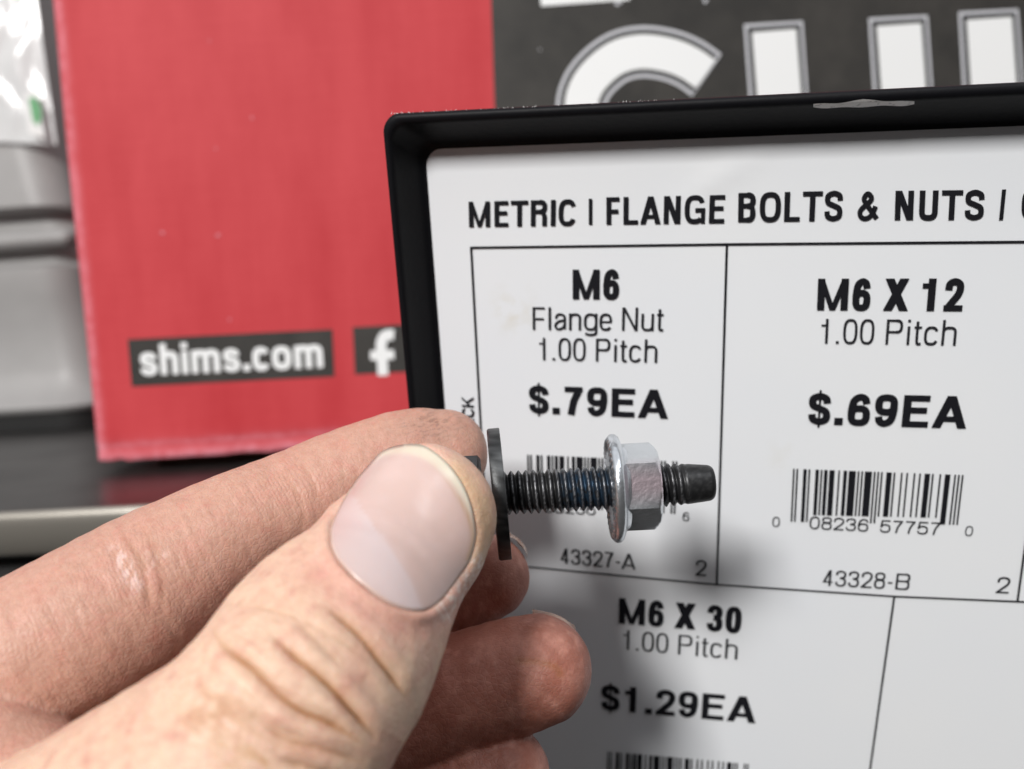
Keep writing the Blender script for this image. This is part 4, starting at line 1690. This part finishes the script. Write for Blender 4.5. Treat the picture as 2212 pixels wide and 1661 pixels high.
skin = mat('skin', (.6, .4, .3), .52, 0, .42)
nt_, b_n = nodes(skin)
a_c = N(nt_, 'ShaderNodeAttribute', attribute_name='surface_tone')
tcn = N(nt_, 'ShaderNodeTexCoord')
fine = N(nt_, 'ShaderNodeTexNoise', i_Scale=1100.0, i_Detail=4.0, i_Roughness=.65)
nt_.links.new(tcn.outputs['Object'], fine.inputs['Vector'])
mxn = N(nt_, 'ShaderNodeMixRGB', blend_type='MULTIPLY')
mxn.inputs[0].default_value = .5
rampn = N(nt_, 'ShaderNodeValToRGB')
rampn.color_ramp.elements[0].position = .25
rampn.color_ramp.elements[1].position = .62
rampn.color_ramp.elements[0].color = (.72, .60, .55, 1)
rampn.color_ramp.elements[1].color = (1, 1, 1, 1)
nt_.links.new(fine.outputs['Fac'], rampn.inputs[0])
nt_.links.new(a_c.outputs['Color'], mxn.inputs[1])
nt_.links.new(rampn.outputs[0], mxn.inputs[2])
nt_.links.new(mxn.outputs[0], b_n.inputs['Base Color'])
b_n.inputs['Subsurface Weight'].default_value = .35
b_n.inputs['Subsurface Radius'].default_value = (1.0, .38, .2)
b_n.inputs['Subsurface Scale'].default_value = .0012
vor = N(nt_, 'ShaderNodeTexVoronoi', i_Scale=1500.0)
vor.feature = 'DISTANCE_TO_EDGE'
wob = N(nt_, 'ShaderNodeTexNoise', i_Scale=350.0, i_Detail=3.0)
vadd = N(nt_, 'ShaderNodeMixRGB', blend_type='ADD')
vadd.inputs[0].default_value = .0012
nt_.links.new(tcn.outputs['Object'], wob.inputs['Vector'])
nt_.links.new(tcn.outputs['Object'], vadd.inputs[1])
nt_.links.new(wob.outputs['Color'], vadd.inputs[2])
nt_.links.new(vadd.outputs[0], vor.inputs['Vector'])
vr = N(nt_, 'ShaderNodeMapRange')
vr.inputs[2].default_value = .18
nt_.links.new(vor.outputs['Distance'], vr.inputs[0])
b1 = N(nt_, 'ShaderNodeBump', i_Strength=.32, i_Distance=.00009)
nt_.links.new(vr.outputs[0], b1.inputs['Height'])
b2 = N(nt_, 'ShaderNodeBump', i_Strength=.22, i_Distance=.0001)
nt_.links.new(fine.outputs['Fac'], b2.inputs['Height'])
nt_.links.new(b1.outputs[0], b2.inputs['Normal'])
a_l = N(nt_, 'ShaderNodeAttribute', attribute_name='along')
a_m = N(nt_, 'ShaderNodeAttribute', attribute_name='lines')
ws = N(nt_, 'ShaderNodeMath', operation='MULTIPLY_ADD')
ws.inputs[1].default_value = 1.9
sn = N(nt_, 'ShaderNodeMath', operation='SINE')
wob2 = N(nt_, 'ShaderNodeTexNoise', i_Scale=160.0, i_Detail=4.0)
nt_.links.new(tcn.outputs['Object'], wob2.inputs['Vector'])
wsc = N(nt_, 'ShaderNodeMath', operation='MULTIPLY')
wsc.inputs[1].default_value = 5.5
nt_.links.new(wob2.outputs['Fac'], wsc.inputs[0])
nt_.links.new(a_l.outputs['Fac'], ws.inputs[0])
nt_.links.new(wsc.outputs[0], ws.inputs[2])
w6 = N(nt_, 'ShaderNodeMath', operation='MULTIPLY')
w6.inputs[1].default_value = 6.0
nt_.links.new(ws.outputs[0], w6.inputs[0])
nt_.links.new(w6.outputs[0], sn.inputs[0])
wm_ = N(nt_, 'ShaderNodeMath', operation='MULTIPLY')
nt_.links.new(sn.outputs[0], wm_.inputs[0])
nt_.links.new(a_m.outputs['Fac'], wm_.inputs[1])
b3 = N(nt_, 'ShaderNodeBump', i_Strength=.22, i_Distance=.00005)
nt_.links.new(wm_.outputs[0], b3.inputs['Height'])
nt_.links.new(b2.outputs[0], b3.inputs['Normal'])
nt_.links.new(b3.outputs[0], b_n.inputs['Normal'])


def big_mesh(name, v, q, m, parent=None):
    me = bpy.data.meshes.new(name)
    me.vertices.add(len(v))
    me.vertices.foreach_set('co', np.asarray(W(v), np.float32).ravel())
    me.loops.add(q.size)
    me.loops.foreach_set('vertex_index', q.ravel().astype(np.int32))
    me.polygons.add(len(q))
    me.polygons.foreach_set('loop_start', np.arange(0, q.size, q.shape[1], dtype=np.int32))
    me.polygons.foreach_set('use_smooth', np.ones(len(q), bool))
    me.update(calc_edges=True)
    me.validate()
    me.materials.append(m)
    o = bpy.data.objects.new(name, me)
    COL.objects.link(o)
    if parent:
        o.parent = parent
    return o


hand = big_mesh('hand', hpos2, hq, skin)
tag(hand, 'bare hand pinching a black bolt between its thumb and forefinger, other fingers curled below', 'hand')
set_tint(hand, col, 'surface_tone')
for nm, arr in (('along', alng), ('lines', lm)):
    a_ = hand.data.attributes.new(nm, 'FLOAT', 'POINT')
    a_.data.foreach_set('value', arr.astype(np.float32))


# nails
def march(dirs, start, lift):
    """walk each sight line to the bare finger surface"""
    t = np.full(len(dirs), float(start))
    for _ in range(60):
        p = dirs * t[:, None]
        t += np.clip(sample(field, p) - lift, -1, 1.5) * .8
    return dirs * t[:, None]


nail_m = mat('nail', (.7, .5, .45), .27, 0, .5)
nt_, b_n = nodes(nail_m)
a_c = N(nt_, 'ShaderNodeAttribute', attribute_name='surface_tone')
nt_.links.new(a_c.outputs['Color'], b_n.inputs['Base Color'])
b_n.inputs['Subsurface Weight'].default_value = .25
b_n.inputs['Subsurface Radius'].default_value = (1, .5, .35)
b_n.inputs['Subsurface Scale'].default_value = .0008
nb_t = N(nt_, 'ShaderNodeTexCoord')
nb_n = N(nt_, 'ShaderNodeTexNoise', i_Scale=300.0, i_Detail=3.0)
nb_b = N(nt_, 'ShaderNodeBump', i_Strength=.12, i_Distance=.0001)
nt_.links.new(nb_t.outputs['Object'], nb_n.inputs['Vector'])
nt_.links.new(nb_n.outputs['Fac'], nb_b.inputs['Height'])
nt_.links.new(nb_b.outputs[0], b_n.inputs['Normal'])

NR_ = 26
ringn = len(NAILC)
pts2 = []
for i in range(NR_ + 1):
    s = i / NR_
    pts2.append(ncen + (NAILC - ncen) * max(s, .002))
pts2 = np.vstack(pts2)
dirs = np.column_stack([(pts2[:, 0] - CX) / F, (pts2[:, 1] - CY) / F, np.ones(len(pts2))])
base_p = march(dirs, 75.0, 0.0)
base_p = dirs * np.minimum(base_p[:, 2], 96.6 + 1.2 * (1 - np.exp(-np.maximum(base_p[:, 2] - 96.6, 0) / 3)))[:, None]
_q = []
for i in range(NR_):
    for j in range(ringn):
        k = (j + 1) % ringn
        _q.append((i * ringn + j, i * ringn + k, (i + 1) * ringn + k, (i + 1) * ringn + j))
_q = np.array(_q)
_edge = base_p[NR_ * ringn:].copy()
for _ in range(6):
    base_p = smooth_verts(base_p, _q, 1, .6)
    base_p[NR_ * ringn:] = _edge
    base_p[:ringn] = base_p[:ringn].mean(0)
gn = grad(base_p, 2.0)
# blend surface normals so the nail plate is smoother than the skin
e2 = unit(V(.866, .5))
rel = pts2 - ncen
cx_n = (rel @ e2) / 155.0
cy_n = (rel @ axd) / 175.0
lift = .10 + .30 * (1 - np.clip(np.abs(cx_n), 0, 1) ** 2.2) + .12 * np.clip(cy_n - .55, 0, 1) * 1.6
top = base_p + gn * lift[:, None]
sd_n, _, _ = poly_dist(pts2, np.vstack([NAILC, NAILC[:1]]))
bot_p = top - gn * .55
q_ = []
for i in range(NR_):
    for j in range(ringn):
        k = (j + 1) % ringn
        q_.append((i * ringn + j, i * ringn + k, (i + 1) * ringn + k, (i + 1) * ringn + j))
nvt = len(top)
rim_ids = [NR_ * ringn + j for j in range(ringn)]
for j in range(ringn):
    k = (j + 1) % ringn
    q_.append((rim_ids[j], rim_ids[k], nvt + rim_ids[k], nvt + rim_ids[j]))
for i in range(NR_):
    for j in range(ringn):
        k = (j + 1) % ringn
        q_.append((nvt + i * ringn + j, nvt + (i + 1) * ringn + j, nvt + (i + 1) * ringn + k, nvt + i * ringn + k))
q_.append((0, ringn // 4, ringn // 2, 3 * ringn // 4))
for a_i, b_i in ((0, ringn // 4), (ringn // 4, ringn // 2), (ringn // 2, 3 * ringn // 4), (3 * ringn // 4, ringn)):
    pass
av = np.vstack([top, bot_p])
nail = big_mesh('nail', av, np.array(q_), nail_m, hand)
nail['label'] = 'broad thumbnail with a pale yellowish free edge'
p2 = np.vstack([pts2, pts2])
sdn2 = np.concatenate([sd_n, sd_n])
cn = np.tile(V(.575, .415, .375), (len(p2), 1))
nzn = fbm(np.vstack([top, top]), .5, 3, 131)


def nb(c, a):
    global cn
    a = np.clip(a, 0, 1)[:, None]
    cn = cn * (1 - a) + np.asarray(c) * a


nb(V(.62, .46, .43), (nzn - .4) * 1.5)
lun_c, lun_t, lun_s = poly_dist(p2, [(820, 1165), (850, 1215), (880, 1262), (905, 1325)])
nb(V(.625, .51, .505), np.where(lun_s > 0, np.exp(-(lun_c / 110) ** 2), np.exp(-(lun_c / 7) ** 2)) * .85)
# free edge: inner border of the white band
FE = catmull([(768, 1050), (797, 1016), (822, 996), (852, 990), (888, 992), (922, 1005), (957, 1034), (990, 1078), (1011, 1120), (1019, 1160), (1010, 1205)], 6)
fd, ft, fs = poly_dist(p2, FE)
e_out = fs < 0
cent = np.hypot(p2[:, 0] - 880, p2[:, 1] - 1150)
nb(V(.66, .595, .48), np.where(e_out & (p2[:, 1] < 1225), np.clip(fd / 11, 0, 1) * .92, 0))
nb(V(.44, .27, .13), np.exp(-(np.abs(fd) / 5) ** 2) * np.clip((ft - .45) * 3, 0, 1) * .6)
nb(V(.42, .25, .14), np.exp(-((sdn2) / 4) ** 2) * np.clip(((p2 - ncen) @ axd) / -60 + .6, 0, 1) * .35)
set_tint(nail, cn, 'surface_tone')


def side_nail(outline, z0, label):
    """sliver of a nail seen from below its tip: plate laid on the finger behind the visible outline"""
    o = np.array(outline, float)
    c = catmull(o, 5)
    v, q, cc_ = [], [], []
    n = len(c)
    for i, p in enumerate(c):
        d = V((p[0] - CX) / F, (p[1] - CY) / F, 1.0)
        s = i / (n - 1)
        for k, (back, out) in enumerate(((-.8, -.12), (0.0, .14), (1.0, .12), (2.5, -.25), (4.5, -1.0))):
            nrm = unit(V(math.cos(math.radians(-100 + 75 * s)), math.sin(math.radians(-100 + 75 * s)), 0))
            v.append(d * z0 + V(0, 0, back) + nrm * (out * math.sin(math.pi * s) - .17 - .35 * (1 - math.sin(math.pi * s)) ** 2))
            cc_.append(V(.46, .30, .235))
    m = 5
    for i in range(n - 1):
        for k in range(m - 1):
            q.append((i * m + k, (i + 1) * m + k, (i + 1) * m + k + 1, i * m + k + 1))
    o_ = big_mesh('nail', np.array(v), np.array(q), nail_m, hand)
    set_tint(o_, np.array(cc_), 'surface_tone')
    o_['label'] = label
    return o_


side_nail([(1098, 1152), (1112, 1158), (1126, 1170), (1138, 1186), (1144, 1202)], 124.5, 'edge of the middle fingernail beside the washer')
side_nail([(1150, 1327), (1180, 1326), (1208, 1333), (1232, 1347), (1254, 1368)], 114.5, 'ring fingernail edge seen from the fingertip side')
